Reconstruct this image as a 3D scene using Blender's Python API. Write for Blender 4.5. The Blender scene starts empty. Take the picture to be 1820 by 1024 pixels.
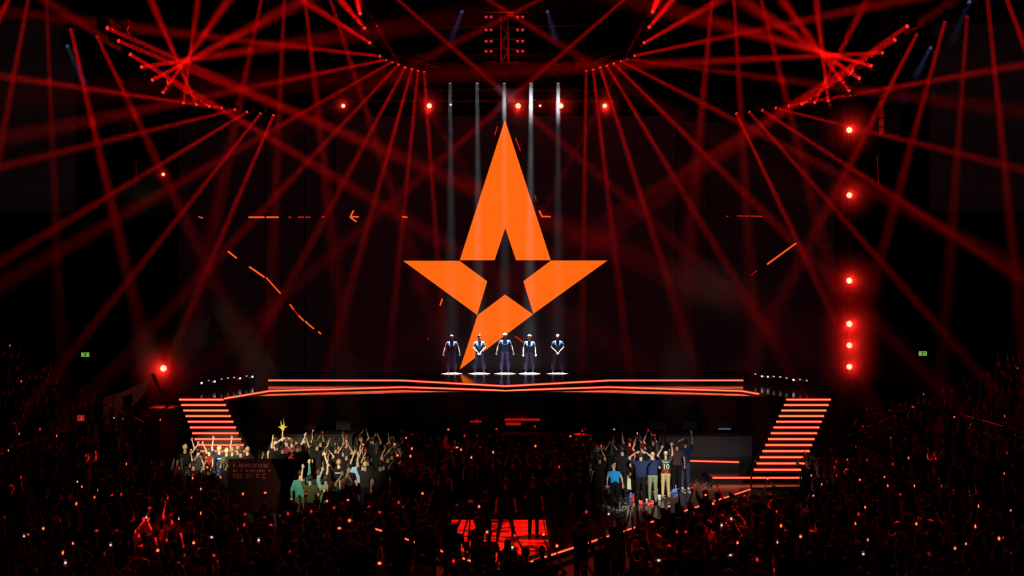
import bpy, bmesh, math, random
from mathutils import Vector, Matrix, Euler

# ------------------------------------------------------------------ camera, world, exposure
sc = bpy.context.scene
COL = sc.collection
F, CX, CY, H = 1763.0, 910.0, 512.0, 7.65
cam_d = bpy.data.cameras.new('camera')
cam_d.sensor_width = 36.0
cam_d.lens = 36.0 * F / 1820.0
cam_d.clip_end = 400
cam = bpy.data.objects.new('camera', cam_d)
COL.objects.link(cam)
cam.location = (0, 0, H)
cam.rotation_euler = (math.pi / 2, 0, 0)
sc.camera = cam

sc.view_settings.view_transform = 'Standard'
sc.view_settings.look = 'None'
sc.view_settings.gamma = 1
sc.view_settings.exposure = 0.0
sc.view_settings.use_curve_mapping = False
cy = sc.cycles
cy.max_bounces = 4
cy.diffuse_bounces = 1
cy.glossy_bounces = 3
cy.transmission_bounces = 2
cy.volume_bounces = 0
cy.transparent_max_bounces = 8
cy.caustics_reflective = False
cy.caustics_refractive = False
cy.use_denoising = True
cy.adaptive_threshold = 0.015
cy.sample_clamp_indirect = 2.0

world = bpy.data.worlds.new('dark_hall_air')
sc.world = world
world.use_nodes = True
world.node_tree.nodes['Background'].inputs[0].default_value = (1.0, 0.12, 0.16, 1)
world.node_tree.nodes['Background'].inputs[1].default_value = 0.0022

world.cycles.sampling_method = 'NONE'
rnd = random.Random(7)

# ------------------------------------------------------------------ helpers
def P(px, py, D):
    s = F / D
    return Vector(((px - CX) / s, D, H - (py - CY) / s))

def PZ(px, py, z):
    s = (py - CY) / (H - z)
    return Vector(((px - CX) / s, F / s, z))

def pix(v):
    s = F / v.y
    return (CX + v.x * s, CY + (H - v.z) * s)

def tag(o, label=None, cat=None, group=None, kind=None):
    if label: o['label'] = label
    if cat: o['category'] = cat
    if group: o['group'] = group
    if kind: o['kind'] = kind
    return o

def empty(name, loc=(0, 0, 0), rot=(0, 0, 0), label=None, cat=None, group=None):
    o = bpy.data.objects.new(name, None)
    o.empty_display_size = 0.1
    COL.objects.link(o)
    o.location = loc
    o.rotation_euler = rot
    return tag(o, label, cat, group)

def put(name, me, parent=None, loc=(0, 0, 0), rot=(0, 0, 0), mat=None):
    o = bpy.data.objects.new(name, me)
    COL.objects.link(o)
    o.location = loc
    o.rotation_euler = rot
    if parent is not None: o.parent = parent
    if mat is not None:
        if len(me.materials) == 0:
            me.materials.append(mat)
        elif me.materials[0] is not mat:
            o.material_slots[0].link = 'OBJECT'
            o.material_slots[0].material = mat
    return o

class MB:
    """collects shapes, builds one mesh"""
    def __init__(s): s.v = []; s.f = []; s.m = []
    def add(s, vs, fs, mi=0):
        n = len(s.v)
        s.v += [tuple(x) for x in vs]
        s.f += [tuple(i + n for i in f) for f in fs]
        s.m += [mi] * len(fs)
        return s
    def box(s, c, d, mi=0, rz=0.0, M=None):
        x, y, z = d[0] / 2, d[1] / 2, d[2] / 2
        vs = [Vector((a * x, b * y, e * z)) for e in (-1, 1) for b in (-1, 1) for a in (-1, 1)]
        R = M if M is not None else Matrix.Rotation(rz, 3, 'Z')
        vs = [R @ v + Vector(c) for v in vs]
        fs = [(0, 2, 3, 1), (4, 5, 7, 6), (0, 1, 5, 4), (2, 6, 7, 3), (0, 4, 6, 2), (1, 3, 7, 5)]
        return s.add(vs, fs, mi)
    def bar(s, a, b, w, h=None, mi=0):
        a = Vector(a); b = Vector(b); d = b - a; L = d.length
        if L < 1e-6: return s
        R = d.to_track_quat('X', 'Z').to_matrix()
        return s.box((a + b) / 2, (L, w, h or w), mi, M=R)
    def cyl(s, a, b, r0, r1=None, n=12, mi=0, cap=True):
        a = Vector(a); b = Vector(b); r1 = r0 if r1 is None else r1
        R = (b - a).to_track_quat('Z', 'Y').to_matrix()
        vs = []
        for (p, r) in ((a, r0), (b, r1)):
            for i in range(n):
                t = 2 * math.pi * i / n
                vs.append(p + R @ Vector((r * math.cos(t), r * math.sin(t), 0)))
        fs = [(i, (i + 1) % n, n + (i + 1) % n, n + i) for i in range(n)]
        if cap: fs += [tuple(range(n))[::-1], tuple(range(n, 2 * n))]
        return s.add(vs, fs, mi)
    def lathe(s, prof, c=(0, 0, 0), n=20, mi=0, M=None):
        M = M or Matrix.Identity(3); c = Vector(c); k = len(prof); vs = []
        for (r, z) in prof:
            for i in range(n):
                t = 2 * math.pi * i / n
                vs.append(M @ Vector((r * math.cos(t), r * math.sin(t), z)) + c)
        fs = []
        for j in range(k - 1):
            for i in range(n):
                fs.append((j * n + i, j * n + (i + 1) % n, (j + 1) * n + (i + 1) % n, (j + 1) * n + i))
        fs += [tuple(range(n))[::-1], tuple(range((k - 1) * n, k * n))]
        return s.add(vs, fs, mi)
    def prism(s, pts, z0, z1, mi=0):
        n = len(pts)
        vs = [(x, y, z0) for x, y in pts] + [(x, y, z1) for x, y in pts]
        fs = [(i, (i + 1) % n, n + (i + 1) % n, n + i) for i in range(n)]
        fs += [tuple(range(n))[::-1], tuple(range(n, 2 * n))]
        return s.add(vs, fs, mi)
    def plate(s, pts, y0, y1, mi=0):
        """polygon in XZ given thickness along Y"""
        n = len(pts)
        vs = [(x, y0, z) for x, z in pts] + [(x, y1, z) for x, z in pts]
        fs = [(i, (i + 1) % n, n + (i + 1) % n, n + i) for i in range(n)]
        fs += [tuple(range(n))[::-1], tuple(range(n, 2 * n))]
        return s.add(vs, fs, mi)
    def mesh(s, name, mats=(), smooth=False, bevel=0):
        me = bpy.data.meshes.new(name)
        me.from_pydata(s.v, [], s.f)
        for m in mats: me.materials.append(m)
        if len(mats) > 1: me.polygons.foreach_set('material_index', s.m)
        bm = bmesh.new(); bm.from_mesh(me)
        bmesh.ops.recalc_face_normals(bm, faces=bm.faces)
        if bevel:
            bmesh.ops.bevel(bm, geom=[e for e in bm.edges if e.calc_face_angle(0) > 0.6], offset=bevel, segments=1, affect='EDGES', clamp_overlap=True)
        bm.to_mesh(me); bm.free()
        if smooth: me.polygons.foreach_set('use_smooth', [True] * len(me.polygons))
        me.update()
        return me
    def build(s, name, mats, parent=None, loc=(0, 0, 0), rot=(0, 0, 0), smooth=False, bevel=0):
        if not isinstance(mats, (list, tuple)): mats = [mats]
        return put(name, s.mesh(name, mats, smooth, bevel), parent, loc, rot)

def mat(name, col, rough=0.6, metal=0.0, spec=0.5, bump=None, var=None):
    m = bpy.data.materials.new(name); m.use_nodes = True
    nt = m.node_tree; b = nt.nodes['Principled BSDF']
    b.inputs['Base Color'].default_value = (*col, 1)
    b.inputs['Roughness'].default_value = rough
    b.inputs['Metallic'].default_value = metal
    b.inputs['Specular IOR Level'].default_value = spec
    if var or bump:
        tc = nt.nodes.new('ShaderNodeTexCoord')
        nz = nt.nodes.new('ShaderNodeTexNoise')
        nz.inputs['Scale'].default_value = (var or bump)[0]
        nz.inputs['Detail'].default_value = 4
        nt.links.new(tc.outputs['Object'], nz.inputs['Vector'])
        if var:
            mx = nt.nodes.new('ShaderNodeMix'); mx.data_type = 'RGBA'
            mx.inputs['A'].default_value = (*[c * (1 - var[1]) for c in col], 1)
            mx.inputs['B'].default_value = (*[min(1, c * (1 + var[1])) for c in col], 1)
            nt.links.new(nz.outputs['Fac'], mx.inputs['Factor'])
            nt.links.new(mx.outputs['Result'], b.inputs['Base Color'])
        if bump:
            bp = nt.nodes.new('ShaderNodeBump'); bp.inputs['Strength'].default_value = bump[1]
            bp.inputs['Distance'].default_value = 0.02
            nt.links.new(nz.outputs['Fac'], bp.inputs['Height'])
            nt.links.new(bp.outputs['Normal'], b.inputs['Normal'])
    return m

def emit(name, col, strength=1.0, sample=False):
    m = bpy.data.materials.new(name); m.use_nodes = True
    nt = m.node_tree; nt.nodes.clear()
    o = nt.nodes.new('ShaderNodeOutputMaterial'); e = nt.nodes.new('ShaderNodeEmission')
    e.inputs[0].default_value = (*col, 1); e.inputs[1].default_value = strength
    nt.links.new(e.outputs[0], o.inputs['Surface'])
    m.cycles.emission_sampling = 'AUTO' if sample else 'NONE'
    return m

def haze(name, dens, mode='layer', R=1.0):
    """stage haze. layer: it hangs under the roof and thins out towards the floor; puff: densest by the lamp"""
    m = bpy.data.materials.new(name); m.use_nodes = True
    nt = m.node_tree; nt.nodes.clear(); N = nt.nodes.new; L = nt.links.new
    o = N('ShaderNodeOutputMaterial'); v = N('ShaderNodeVolumeScatter')
    v.inputs['Density'].default_value = dens
    v.inputs['Color'].default_value = (1, 1, 1, 1)
    L(v.outputs[0], o.inputs['Volume'])
    r = N('ShaderNodeMapRange')
    if mode == 'layer':
        g = N('ShaderNodeNewGeometry'); s = N('ShaderNodeSeparateXYZ')
        r.inputs['From Min'].default_value = 2.4; r.inputs['From Max'].default_value = 15.0
        r.inputs['To Min'].default_value = 0.0; r.inputs['To Max'].default_value = dens
        L(g.outputs['Position'], s.inputs[0]); L(s.outputs['Z'], r.inputs['Value']); 
        r2 = N('ShaderNodeMapRange'); mu = N('ShaderNodeMath'); mu.operation = 'MULTIPLY'      # thinned towards the camera too, against stray grey light in the beams
        r2.inputs['From Min'].default_value = 19.0; r2.inputs['From Max'].default_value = 31.0
        L(s.outputs['Y'], r2.inputs['Value']); L(r.outputs[0], mu.inputs[0]); L(r2.outputs[0], mu.inputs[1]); L(mu.outputs[0], v.inputs['Density'])
    elif mode == 'puff':
        tc = N('ShaderNodeTexCoord'); ln = N('ShaderNodeVectorMath'); ln.operation = 'LENGTH'
        r.inputs['From Min'].default_value = 0.0; r.inputs['From Max'].default_value = 1.0
        r.inputs['To Min'].default_value = 1.0; r.inputs['To Max'].default_value = 0.0
        pw = N('ShaderNodeMath'); pw.operation = 'POWER'; pw.inputs[1].default_value = 3
        mu = N('ShaderNodeMath'); mu.operation = 'MULTIPLY'; mu.inputs[1].default_value = dens
        L(tc.outputs['Object'], ln.inputs[0]); L(ln.outputs['Value'], r.inputs['Value']); L(r.outputs[0], pw.inputs[0])
        L(pw.outputs[0], mu.inputs[0]); L(mu.outputs[0], v.inputs['Density'])
    return m

M_BLACK = mat('matte_black_paint', (0.012, 0.011, 0.012), 0.7, var=(3, 0.3))
M_WALL = mat('dark_hall_wall', (0.02, 0.017, 0.018), 0.85, var=(0.6, 0.4))
M_CONC = mat('raw_concrete', (0.16, 0.145, 0.13), 0.9, var=(1.5, 0.25), bump=None)
M_DECK = mat('gloss_black_deck', (0.010, 0.009, 0.010), 0.10, spec=0.55)
M_WING = mat('satin_grey_deck', (0.06, 0.054, 0.054), 0.12, spec=0.6, bump=(6, 0.02))
M_WALK = mat('satin_walkway_floor', (0.05, 0.048, 0.047), 0.16, spec=0.5, var=(0.8, 0.25))
M_FASCIA = mat('gloss_black_fascia', (0.012, 0.008, 0.009), 0.25, spec=0.5)
M_RIPPLE = mat('rippled_gloss_ledge', (0.012, 0.008, 0.008), 0.08, spec=0.8, bump=(1.6, 0.35))
M_METAL = mat('black_truss_metal', (0.055, 0.05, 0.052), 0.35, 0.8)
M_RIG = mat('rig_flat_black', (0.012, 0.01, 0.01), 0.8, spec=0.1)
M_ALU = mat('grey_aluminium', (0.32, 0.31, 0.31), 0.35, 0.9)
M_CASE = mat('lamp_housing_black', (0.02, 0.02, 0.022), 0.4, 0.2)
M_SEAT = mat('stand_step', (0.03, 0.026, 0.028), 0.8)
M_STRIP = emit('led_strip_core', (1.0, 0.19, 0.08), 1.75)
M_STRIP_HALO = emit('led_strip_edge', (0.62, 0.012, 0.006), 1.0)  # red bloom around the strip, put into glowing rows
M_STAR = emit('led_orange', (1.0, 0.138, 0.006), 1.0)
M_LINE = emit('led_orange_line', (0.95, 0.085, 0.012), 1.0)
M_LINER = emit('led_red_line', (0.45, 0.008, 0.004), 1.0)
M_LENS = emit('red_beam_lens', (0.85, 0.025, 0.02), 1.0)
M_LENSHOT = emit('hot_red_lens', (2.6, 0.62, 0.34), 1.6)
M_WHITE = emit('white_lamp_lens', (0.8, 0.78, 0.8), 1.0)
M_BEAMHAZE = haze('haze_in_beam', 0.02)
M_GLOWHAZE = haze('haze_round_lamp', 0.32, 'puff')
M_THINHAZE = haze('thin_haze_over_players', 0.003, 'even')

def led_face(name, col, level, scale=3.0):
    """an LED wall running dark content: almost black, with the faint residual light of the panels"""
    m = bpy.data.materials.new(name); m.use_nodes = True
    nt = m.node_tree; b = nt.nodes['Principled BSDF']
    b.inputs['Base Color'].default_value = (0.012, 0.008, 0.009, 1)
    b.inputs['Roughness'].default_value = 0.45
    b.inputs['Specular IOR Level'].default_value = 0.3
    tc = nt.nodes.new('ShaderNodeTexCoord')
    mp = nt.nodes.new('ShaderNodeMapping'); mp.inputs['Scale'].default_value = (0.25, 1, 1.4)
    nz = nt.nodes.new('ShaderNodeTexNoise'); nz.inputs['Scale'].default_value = scale; nz.inputs['Detail'].default_value = 3
    rp = nt.nodes.new('ShaderNodeMapRange'); rp.inputs['From Min'].default_value = 0.35; rp.inputs['From Max'].default_value = 0.7
    rp.inputs['To Min'].default_value = level * 0.75; rp.inputs['To Max'].default_value = level * 1.3
    nt.links.new(tc.outputs['Object'], mp.inputs['Vector']); nt.links.new(mp.outputs[0], nz.inputs['Vector'])
    nt.links.new(nz.outputs['Fac'], rp.inputs['Value'])
    b.inputs['Emission Color'].default_value = (*col, 1)
    nt.links.new(rp.outputs[0], b.inputs['Emission Strength'])
    m.cycles.emission_sampling = 'NONE'
    return m
M_LED = led_face('led_wall_dark', (1.0, 0.16, 0.28), 0.0042)
M_LEDW = led_face('led_wing_dark', (1.0, 0.22, 0.36), 0.0026)
M_LEDSIDE = led_face('side_screen_dark', (1.0, 0.32, 0.4), 0.0030, 0.4)

ORD = 'first second third fourth fifth sixth seventh eighth ninth tenth eleventh twelfth thirteenth fourteenth fifteenth sixteenth'.split()
AX = -0.27     # the stage's axis
def mx(pts): return [(2 * AX - x, y) for x, y in pts[::-1]]

# ------------------------------------------------------------------ lamps that light the hall
def wash(name, loc, target, power, deg, col=(1, 1, 1), size=0.3):
    """a lamp with a limited cone (disk with a spread)"""
    l = bpy.data.lights.new(name, 'AREA'); l.shape = 'DISK'; l.size = size; l.energy = power; l.color = col
    l.spread = math.radians(deg)
    o = bpy.data.objects.new(name, l); COL.objects.link(o)
    o.location = loc
    o.rotation_euler = (Vector(target) - Vector(loc)).to_track_quat('-Z', 'Y').to_euler()
    return o
WARM = (1.0, 0.9, 0.58)
# follow spots from the roof behind the camera, on two clusters of the audience
wash('follow_spot', (-5, 6, 16.0), P(556, 812, 33.2), 90, 11.2, WARM, 0.12)
wash('follow_spot', (-7, 6, 16.5), P(492, 780, 36.0), 16, 4.4, WARM, 0.12)
wash('follow_spot', (-8, 6, 16.5), P(388, 806, 34.8), 30, 5.6, WARM, 0.12)
wash('follow_spot', (4, 6, 16), P(1158, 850, 34.3), 40, 8.4, (1, 0.95, 0.78), 0.12)
wash('work_light', (8, 8, 17), (7.6, 37.0, 0.4), 12, 13, (1, 0.93, 0.9))  # added lamp, lifting the grey floor and the desk end
# added soft fill from the front, lifting the players' faces and legs
wash('player_key', (-0.4, 36, 18.4), P(897, 640, 46.1), 19, 18, (0.85, 0.88, 1.0), 0.4)
# narrow red lights on single knots of people
wash('red_spot', (-15, 10, 21), P(270, 932, 25.5), 24, 3.8, (1, 0.015, 0.01))
wash('red_spot', (-4, 14, 22), P(800, 790, 37), 7, 2.2, (1, 0.015, 0.01))
wash('red_spot', (16, 30, 20), P(1270, 965, 25.0), 10, 4.5, (1, 0.015, 0.01))
wash('red_spot', (18, 34, 20), P(1300, 890, 29.0), 7, 4.5, (1, 0.015, 0.01))
wash('red_spot', (12, 12, 22), P(1135, 790, 36), 6, 2.0, (1, 0.015, 0.01))
# dim red wash over the hall
wash('red_wash', (-7, 10, 20), (-8, 28, 1), 7, 60, (1, 0.02, 0.03), 1.0)
wash('red_wash', (7, 10, 20), (8, 28, 1), 7, 60, (1, 0.02, 0.03), 1.0)

# ------------------------------------------------------------------ the hall
def struct(o): o['kind'] = 'structure'; return o
struct(MB().box((0, 40, -0.1), (70, 70, 0.2)).build('floor', mat('hall_floor', (0.03, 0.027, 0.027), 0.5, var=(1, 0.3))))
struct(MB().box((0, 56.2, 13), (70, 0.4, 26.4)).build('wall_back', M_WALL))
struct(MB().box((-27, 40, 13), (0.4, 70, 26.4)).build('wall_left', M_WALL))
struct(MB().box((27, 40, 13), (0.4, 70, 26.4)).build('wall_right', M_WALL))
struct(MB().box((0, 40, 26.3), (70, 70, 0.3)).build('ceiling', M_BLACK))
# ------------------------------------------------------------------ LED walls
DW = 47.6
def sx(px, D=DW): return (px - CX) * D / F
def sz(py, D=DW): return H - (py - CY) * D / F
def screen(name, px0, px1, py0, py1, D, label, m, group=None, polys=()):
    x0, x1, z0, z1 = sx(px0, D), sx(px1, D), sz(py1, D), sz(py0, D)
    c = ((x0 + x1) / 2, D, z0)
    r = empty(name, c, (0, 0, 0), label, 'LED screen', group)
    w, h = x1 - x0, z1 - z0
    MB().box((0, 0.2, h / 2), (w, 0.18, h)).build('cabinet', M_CASE, r)
    MB().box((0, 0.1, h / 2), (w - 0.04, 0.03, h - 0.04)).build('display', m, r)
    if name == 'led_screen':
        for x in (-w / 2 + 0.2, w / 2 - 0.2): MB().box((x, 0.25, -c[2] / 2), (0.12, 0.12, c[2])).build('support_post', M_RIG, r)
    return r, Vector(c)
def graphic(parent, org, D, polys, m, name='graphic', t=0.012):
    for pl in polys:
        MB().plate([(sx(x, D) - org.x, sz(y, D) - org.z) for x, y in pl], 0.085 - t, 0.085 - 0.001).build(name, m, parent)
def stroke(x0, y0, x1, y1, w=3.0):
    d = Vector((x1 - x0, y1 - y0)).normalized(); n = Vector((-d.y, d.x)) * w / 2
    return [(x0 + n.x, y0 + n.y), (x1 + n.x, y1 + n.y), (x1 - n.x, y1 - n.y), (x0 - n.x, y0 - n.y)]

main, mo = screen('led_screen', 595, 1203, 205, 662, DW, 'wide central LED wall showing a tall orange star emblem', M_LED)
STAR = [
    [(897.5, 212), (979, 462.5), (917, 462.5), (898, 405), (879, 462.5), (817, 462.5)],
    [(979.5, 463), (1080, 463), (948, 558), (930, 500)],
    [(716, 463.5), (816.5, 463.5), (866, 500), (848, 560)],
    [(848.5, 560.5), (897.5, 523.5), (947.5, 559), (817, 657)],
]
b = MB()
# concave head piece is split so that every face is convex
b.plate([(sx(x) - mo.x, sz(y) - mo.z) for x, y in [(897.5, 212), (898, 405), (879, 462.5), (817, 462.5)]], 0.07, 0.084)
b.plate([(sx(x) - mo.x, sz(y) - mo.z) for x, y in [(897.5, 212), (979, 462.5), (917, 462.5), (898, 405)]], 0.07, 0.084)
for pl in STAR[1:]:
    if pl is STAR[3]:
        pass
    b.plate([(sx(x) - mo.x, sz(y) - mo.z) for x, y in pl], 0.07, 0.084)
star = b.build('star_emblem', M_STAR, main)
star['label'] = 'tall orange star emblem with a smaller black star cut out'
graphic(main, mo, DW, [stroke(628, 374, 622, 386), stroke(621, 385, 637.5, 385.5, 2.6), stroke(622, 386, 633, 394),
                       stroke(714, 385, 724, 386, 2.6), stroke(958.5, 374, 963, 384), stroke(962, 384.5, 979, 385, 2.6),
                       stroke(786, 531, 782, 543, 2.6)], M_LINE, 'line_graphic')
graphic(main, mo, DW, [stroke(884, 224, 879, 240, 2.2), stroke(916, 244, 925, 268, 2.4), stroke(951, 347, 953, 357, 2),
                       stroke(915.5, 598, 931, 609, 3), stroke(760, 602, 762, 605, 2)], M_LINER, 'red_line_graphic')
w1, o1 = screen('led_screen', 541, 594, 215, 660, 47.9, 'narrow dark LED panel beside the star wall on the banner side', M_LEDW)
graphic(w1, o1, 47.9, [stroke(541.5, 571, 557.5, 585, 2.8), stroke(565, 589.5, 570, 594, 2.8)], M_LINE, 'line_graphic')
graphic(w1, o1, 47.9, [stroke(542, 386, 551, 386, 2.6), stroke(571, 385.5, 576, 385, 2)], M_LINER, 'red_line_graphic')
w2, o2 = screen('led_screen', 471, 540, 215, 660, 48.15, 'tall LED panel with a steep broken orange line between dark panels', M_LEDW)
graphic(w2, o2, 48.15, [stroke(472, 386, 494.5, 386, 3), stroke(472, 493, 498, 522, 2.4), stroke(514.5, 541, 521, 550, 2.6),
                        stroke(530, 561, 539.5, 570.5, 2.6)], M_LINE, 'line_graphic')
graphic(w2, o2, 48.15, [stroke(512, 386, 517, 386, 2.6), stroke(529, 386, 539.5, 386, 2.8), stroke(521, 550, 530, 561, 2)], M_LINER, 'red_line_graphic')
w3, o3 = screen('led_screen', 316, 470, 215, 700, 48.4, 'outer dark LED wing with short slanting orange dashes', M_LEDW)
graphic(w3, o3, 48.4, [stroke(441, 386, 469.5, 386, 3), stroke(404, 446.5, 420, 459, 3.2), stroke(442, 474, 469.5, 493, 3.2),
                       stroke(352, 385, 360, 387.5, 2)], M_LINE, 'line_graphic')
w4, o4 = screen('led_screen', 1204, 1260, 215, 660, 47.9, 'narrow dark LED panel beside the star wall on the desk side', M_LEDW)
w5, o5 = screen('led_screen', 1261, 1333, 215, 660, 48.15, 'tall LED panel with a faint short level red dash', M_LEDW)
graphic(w5, o5, 48.15, [stroke(1292, 384, 1295, 385, 2), stroke(1311, 383.5, 1332, 384, 2)], M_LINER, 'red_line_graphic')
w6, o6 = screen('led_screen', 1334, 1486, 215, 700, 48.4, 'outer dark LED wing with one long rising orange line', M_LEDW)
graphic(w6, o6, 48.4, [stroke(1364, 470, 1416, 432, 3)], M_LINE, 'line_graphic')
graphic(w6, o6, 48.4, [stroke(1334.5, 384, 1356, 384.5, 2.2), stroke(1336, 489, 1346, 481, 1.2)], M_LINER, 'red_line_graphic')
# two large side screens hanging nearer, switched to black
def hung_screen(px0, px1, py0, py1, D, label):
    r, c = screen('side_screen', px0, px1, py0, py1, D, label, M_LEDSIDE)
    for px in (px0 + 20, px1 - 20):
        x = sx(px, D) - c.x
        MB().bar((x, 0.2, sz(py0, D) - c.z), (x, 0.2, 26.1 - c.z), 0.03).build('suspension_cable', M_METAL, r)
hung_screen(-160, 133, 40, 376, 44, 'large unlit side screen hanging on the banner side of the hall')
hung_screen(1657, 1960, 40, 376, 44, 'large unlit side screen hanging on the lamp tower side')

# ------------------------------------------------------------------ stage
ZU, ZL, ZG = 3.65, 3.45, 3.33
up_front = [(-10.65, 43.35), (-4.8, 43.3), (AX, 40.8), (4.26, 43.3), (10.1, 43.35)]
lo_front = [(-12.75, 38.0), (-11.05, 38.05), (-10.0, 40.85), (-4.65, 42.45), (AX, 41.05), (4.11, 42.45), (9.46, 40.85), (10.51, 38.05), (12.21, 38.0)]
stage = empty('stage', (0, 0, 0), label='black two-tier stage with glowing orange edges before the LED wall', cat='stage')
MB().prism(up_front + [(9.2, 47.4), (-9.75, 47.4)], ZL, ZU).build('upper_deck', M_DECK, stage)
lo = lo_front + [(12.21, 39.6), (9.9, 43.6), (9.9, 47.4), (-10.45, 47.4), (-10.45, 43.6), (-12.75, 39.6)]
MB().prism(lo, ZL - 0.12, ZL - 0.001).build('lower_deck', M_WING, stage)
def front_wall(pts, z0, z1, inset, m, name, seg=0.15):
    bb = MB()
    for (a, c) in zip(pts[:-1], pts[1:]):
        bb.bar((a[0], a[1] + inset, (z0 + z1) / 2), (c[0], c[1] + inset, (z0 + z1) / 2), seg, z1 - z0)
    return bb.build(name, m, stage)
mirror_ledge = [(-11.6, 38.6), (-10.05, 39.7), (-8.2, 39.9), (-3.2, 41.2), (AX, 41.3), (2.66, 41.2), (7.66, 39.9), (9.5, 39.7), (11.06, 38.6)]  # added gloss shelf, shaped to mirror the strip above it
MB().prism(mirror_ledge + [(11.06, 44), (-11.6, 44)], ZG - 0.1, ZG - 0.002).build('ledge', M_RIPPLE, stage)
front_wall([(-12.6, 38.3), (-10.9, 38.4), (-9.9, 41.0), (-4.5, 42.6), (AX, 41.25), (3.96, 42.6), (9.36, 41.0), (10.36, 38.4), (12.06, 38.3)], 0.9, ZG - 0.1, 0.15, M_FASCIA, 'fascia')
def strip(name, pts, z, parent, h=0.10, off=0.012):
    """LED profile along a front edge: a bright core between two deep red edges"""
    bb = MB()
    for (a, c) in zip(pts[:-1], pts[1:]):
        a = Vector((a[0], a[1])); c = Vector((c[0], c[1]))
        n = Vector(((c - a).y, -(c - a).x)).normalized()
        if n.y > 0: n = -n
        for (z0, z1, mi) in ((-0.5, -0.24, 1), (-0.24, 0.24, 0), (0.24, 0.5, 1)):
            vs = []
            for o2 in (n * off, n * (off + 0.02)):
                for (q) in (a, c):
                    vs += [(q.x + o2.x, q.y + o2.y, z + z0 * h), (q.x + o2.x, q.y + o2.y, z + z1 * h)]
            bb.add(vs, [(0, 1, 3, 2), (4, 6, 7, 5), (0, 4, 5, 1), (2, 3, 7, 6), (1, 5, 7, 3), (0, 2, 6, 4)], mi)
    return bb.build(name, [M_STRIP, M_STRIP_HALO], parent)
strip('upper_led_strip', up_front, ZU - 0.035, stage)
strip('lower_led_strip', [(-11.05, 38.05), (-10.0, 40.85), (-4.65, 42.45), (AX, 41.05), (4.11, 42.45), (9.46, 40.85), (9.9, 39.7)], ZL - 0.04, stage)
MB().bar((AX, 41.2, 1.9), (AX, 41.2, 3.2), 0.03).build('corner_profile', mat('red_corner_profile', (0.5, 0.03, 0.03), 0.4), stage)

# the two light-edged stairs, skewed in towards the floor
def stairs(side, n, label):
    r = empty('stage_stairs', (AX, 38.0, 0), label=label, cat='stairs')
    def X(x): return x if side < 0 else -x
    for k in range(n):
        z = ZL - 0.02 - 0.178 * k
        y = 0.0 - 0.25 * k
        xa, xb = -12.48 + 0.165 * k, -10.78 + 0.165 * k
        xs = sorted((X(xa), X(xb)))
        w = xs[1] - xs[0]; cx_ = (xs[0] + xs[1]) / 2
        st = MB().box((cx_, y + 0.14, z - 0.09), (w, 0.28, 0.175)).build('step', M_WING, r)
        bb = MB()
        for (z0, z1, mi) in ((-0.05, -0.026, 1), (-0.026, 0.026, 0), (0.026, 0.05, 1)):
            bb.box((cx_, y - 0.012, z - 0.055 + (z0 + z1) / 2), (w, 0.02, z1 - z0), mi)
        bb.build('led_strip', [M_STRIP, M_STRIP_HALO], st)
    bb = MB()
    for xx in (-12.5, -10.76):
        pts = []
        for k in range(n):
            pts.append((xx + 0.165 * k, 0.26 - 0.25 * k, ZL - 0.2 - 0.178 * k))
        for a, c in zip(pts[:-1], pts[1:]):
            A = Vector((X(a[0]), a[1], a[2])); C_ = Vector((X(c[0]), c[1], c[2]))
            bb.bar(A, C_, 0.05, 0.18)
        e = pts[-1]
        bb.bar((X(e[0]), e[1], e[2]), (X(e[0]), e[1], 0.1), 0.05)
        e = pts[0]
        bb.bar((X(e[0]), e[1] + 0.2, e[2]), (X(e[0]), e[1] + 0.2, 0.1), 0.08)
    bb.build('stringer', M_METAL, r)
    return r
stairs(-1, 13, 'light-edged stairs beside the banner, dropping from the stage wing')
stairs(+1, 13, 'light-edged stairs beside the curved desk, dropping from the stage wing')

# ------------------------------------------------------------------ forestage platforms
pit = empty('pit_platform', (0, 0, 0), label='low dark platform under the stage front, carrying the player desks', cat='platform')
pitpts = [(-8.6, 38.9), (-7.4, 39.3), (6.9, 39.3), (8.9, 38.9), (10.6, 38.6), (11.0, 40.3), (-10.8, 40.3), (-10.8, 38.6)]
MB().prism([(-10.9, 38.7), (-7.2, 39.25), (6.9, 39.25), (8.9, 38.95), (9.6, 37.9), (10.5, 37.9), (10.5, 41.6), (-10.9, 41.6)], 0.0, 0.86).build('deck', M_WALK, pit)
strip('led_strip', [(6.95, 39.22), (8.9, 38.92)], 0.82, pit, 0.09)
low = empty('landing_steps', (0, 0, 0), label='two wide light-edged steps at the foot of the stairs by the curved desk', cat='steps')
s1 = MB().box((9.35, 38.2, 0.33), (3.7, 1.2, 0.36)).build('upper_step', M_WALK, low)
s2 = MB().box((9.1, 37.9, 0.16), (4.2, 1.5, 0.3)).build('lower_step', M_WALK, low)
strip('led_strip', [(7.6, 37.6), (11.1, 37.6)], 0.46, s1, 0.09)
strip('led_strip', [(7.05, 37.15), (11.1, 37.15)], 0.25, s2, 0.09)
ZW = 0.3
walk = empty('walkway', (0, 0, 0), label='dark glossy V-shaped floor platform with light-edged sides reaching into the crowd', cat='walkway')
wp = [(AX, 25.9), (8.75, 36.45), (12.6, 37.1), (12.6, 38.3), (-13.1, 38.3), (-13.1, 34.4), (-7.56, 34.4)]
MB().prism(wp, 0.0, ZW).build('deck', M_WALK, walk)
strip('led_strip', [(AX, 25.9), (8.75, 36.45)], ZW - 0.04, walk, 0.07)
strip('led_strip', [(-7.56, 34.4), (AX, 25.9)], ZW - 0.04, walk, 0.07)
wp2 = [(AX, 25.45), (7.6, 34.7), (7.35, 35.0), (AX, 25.9)]
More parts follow.
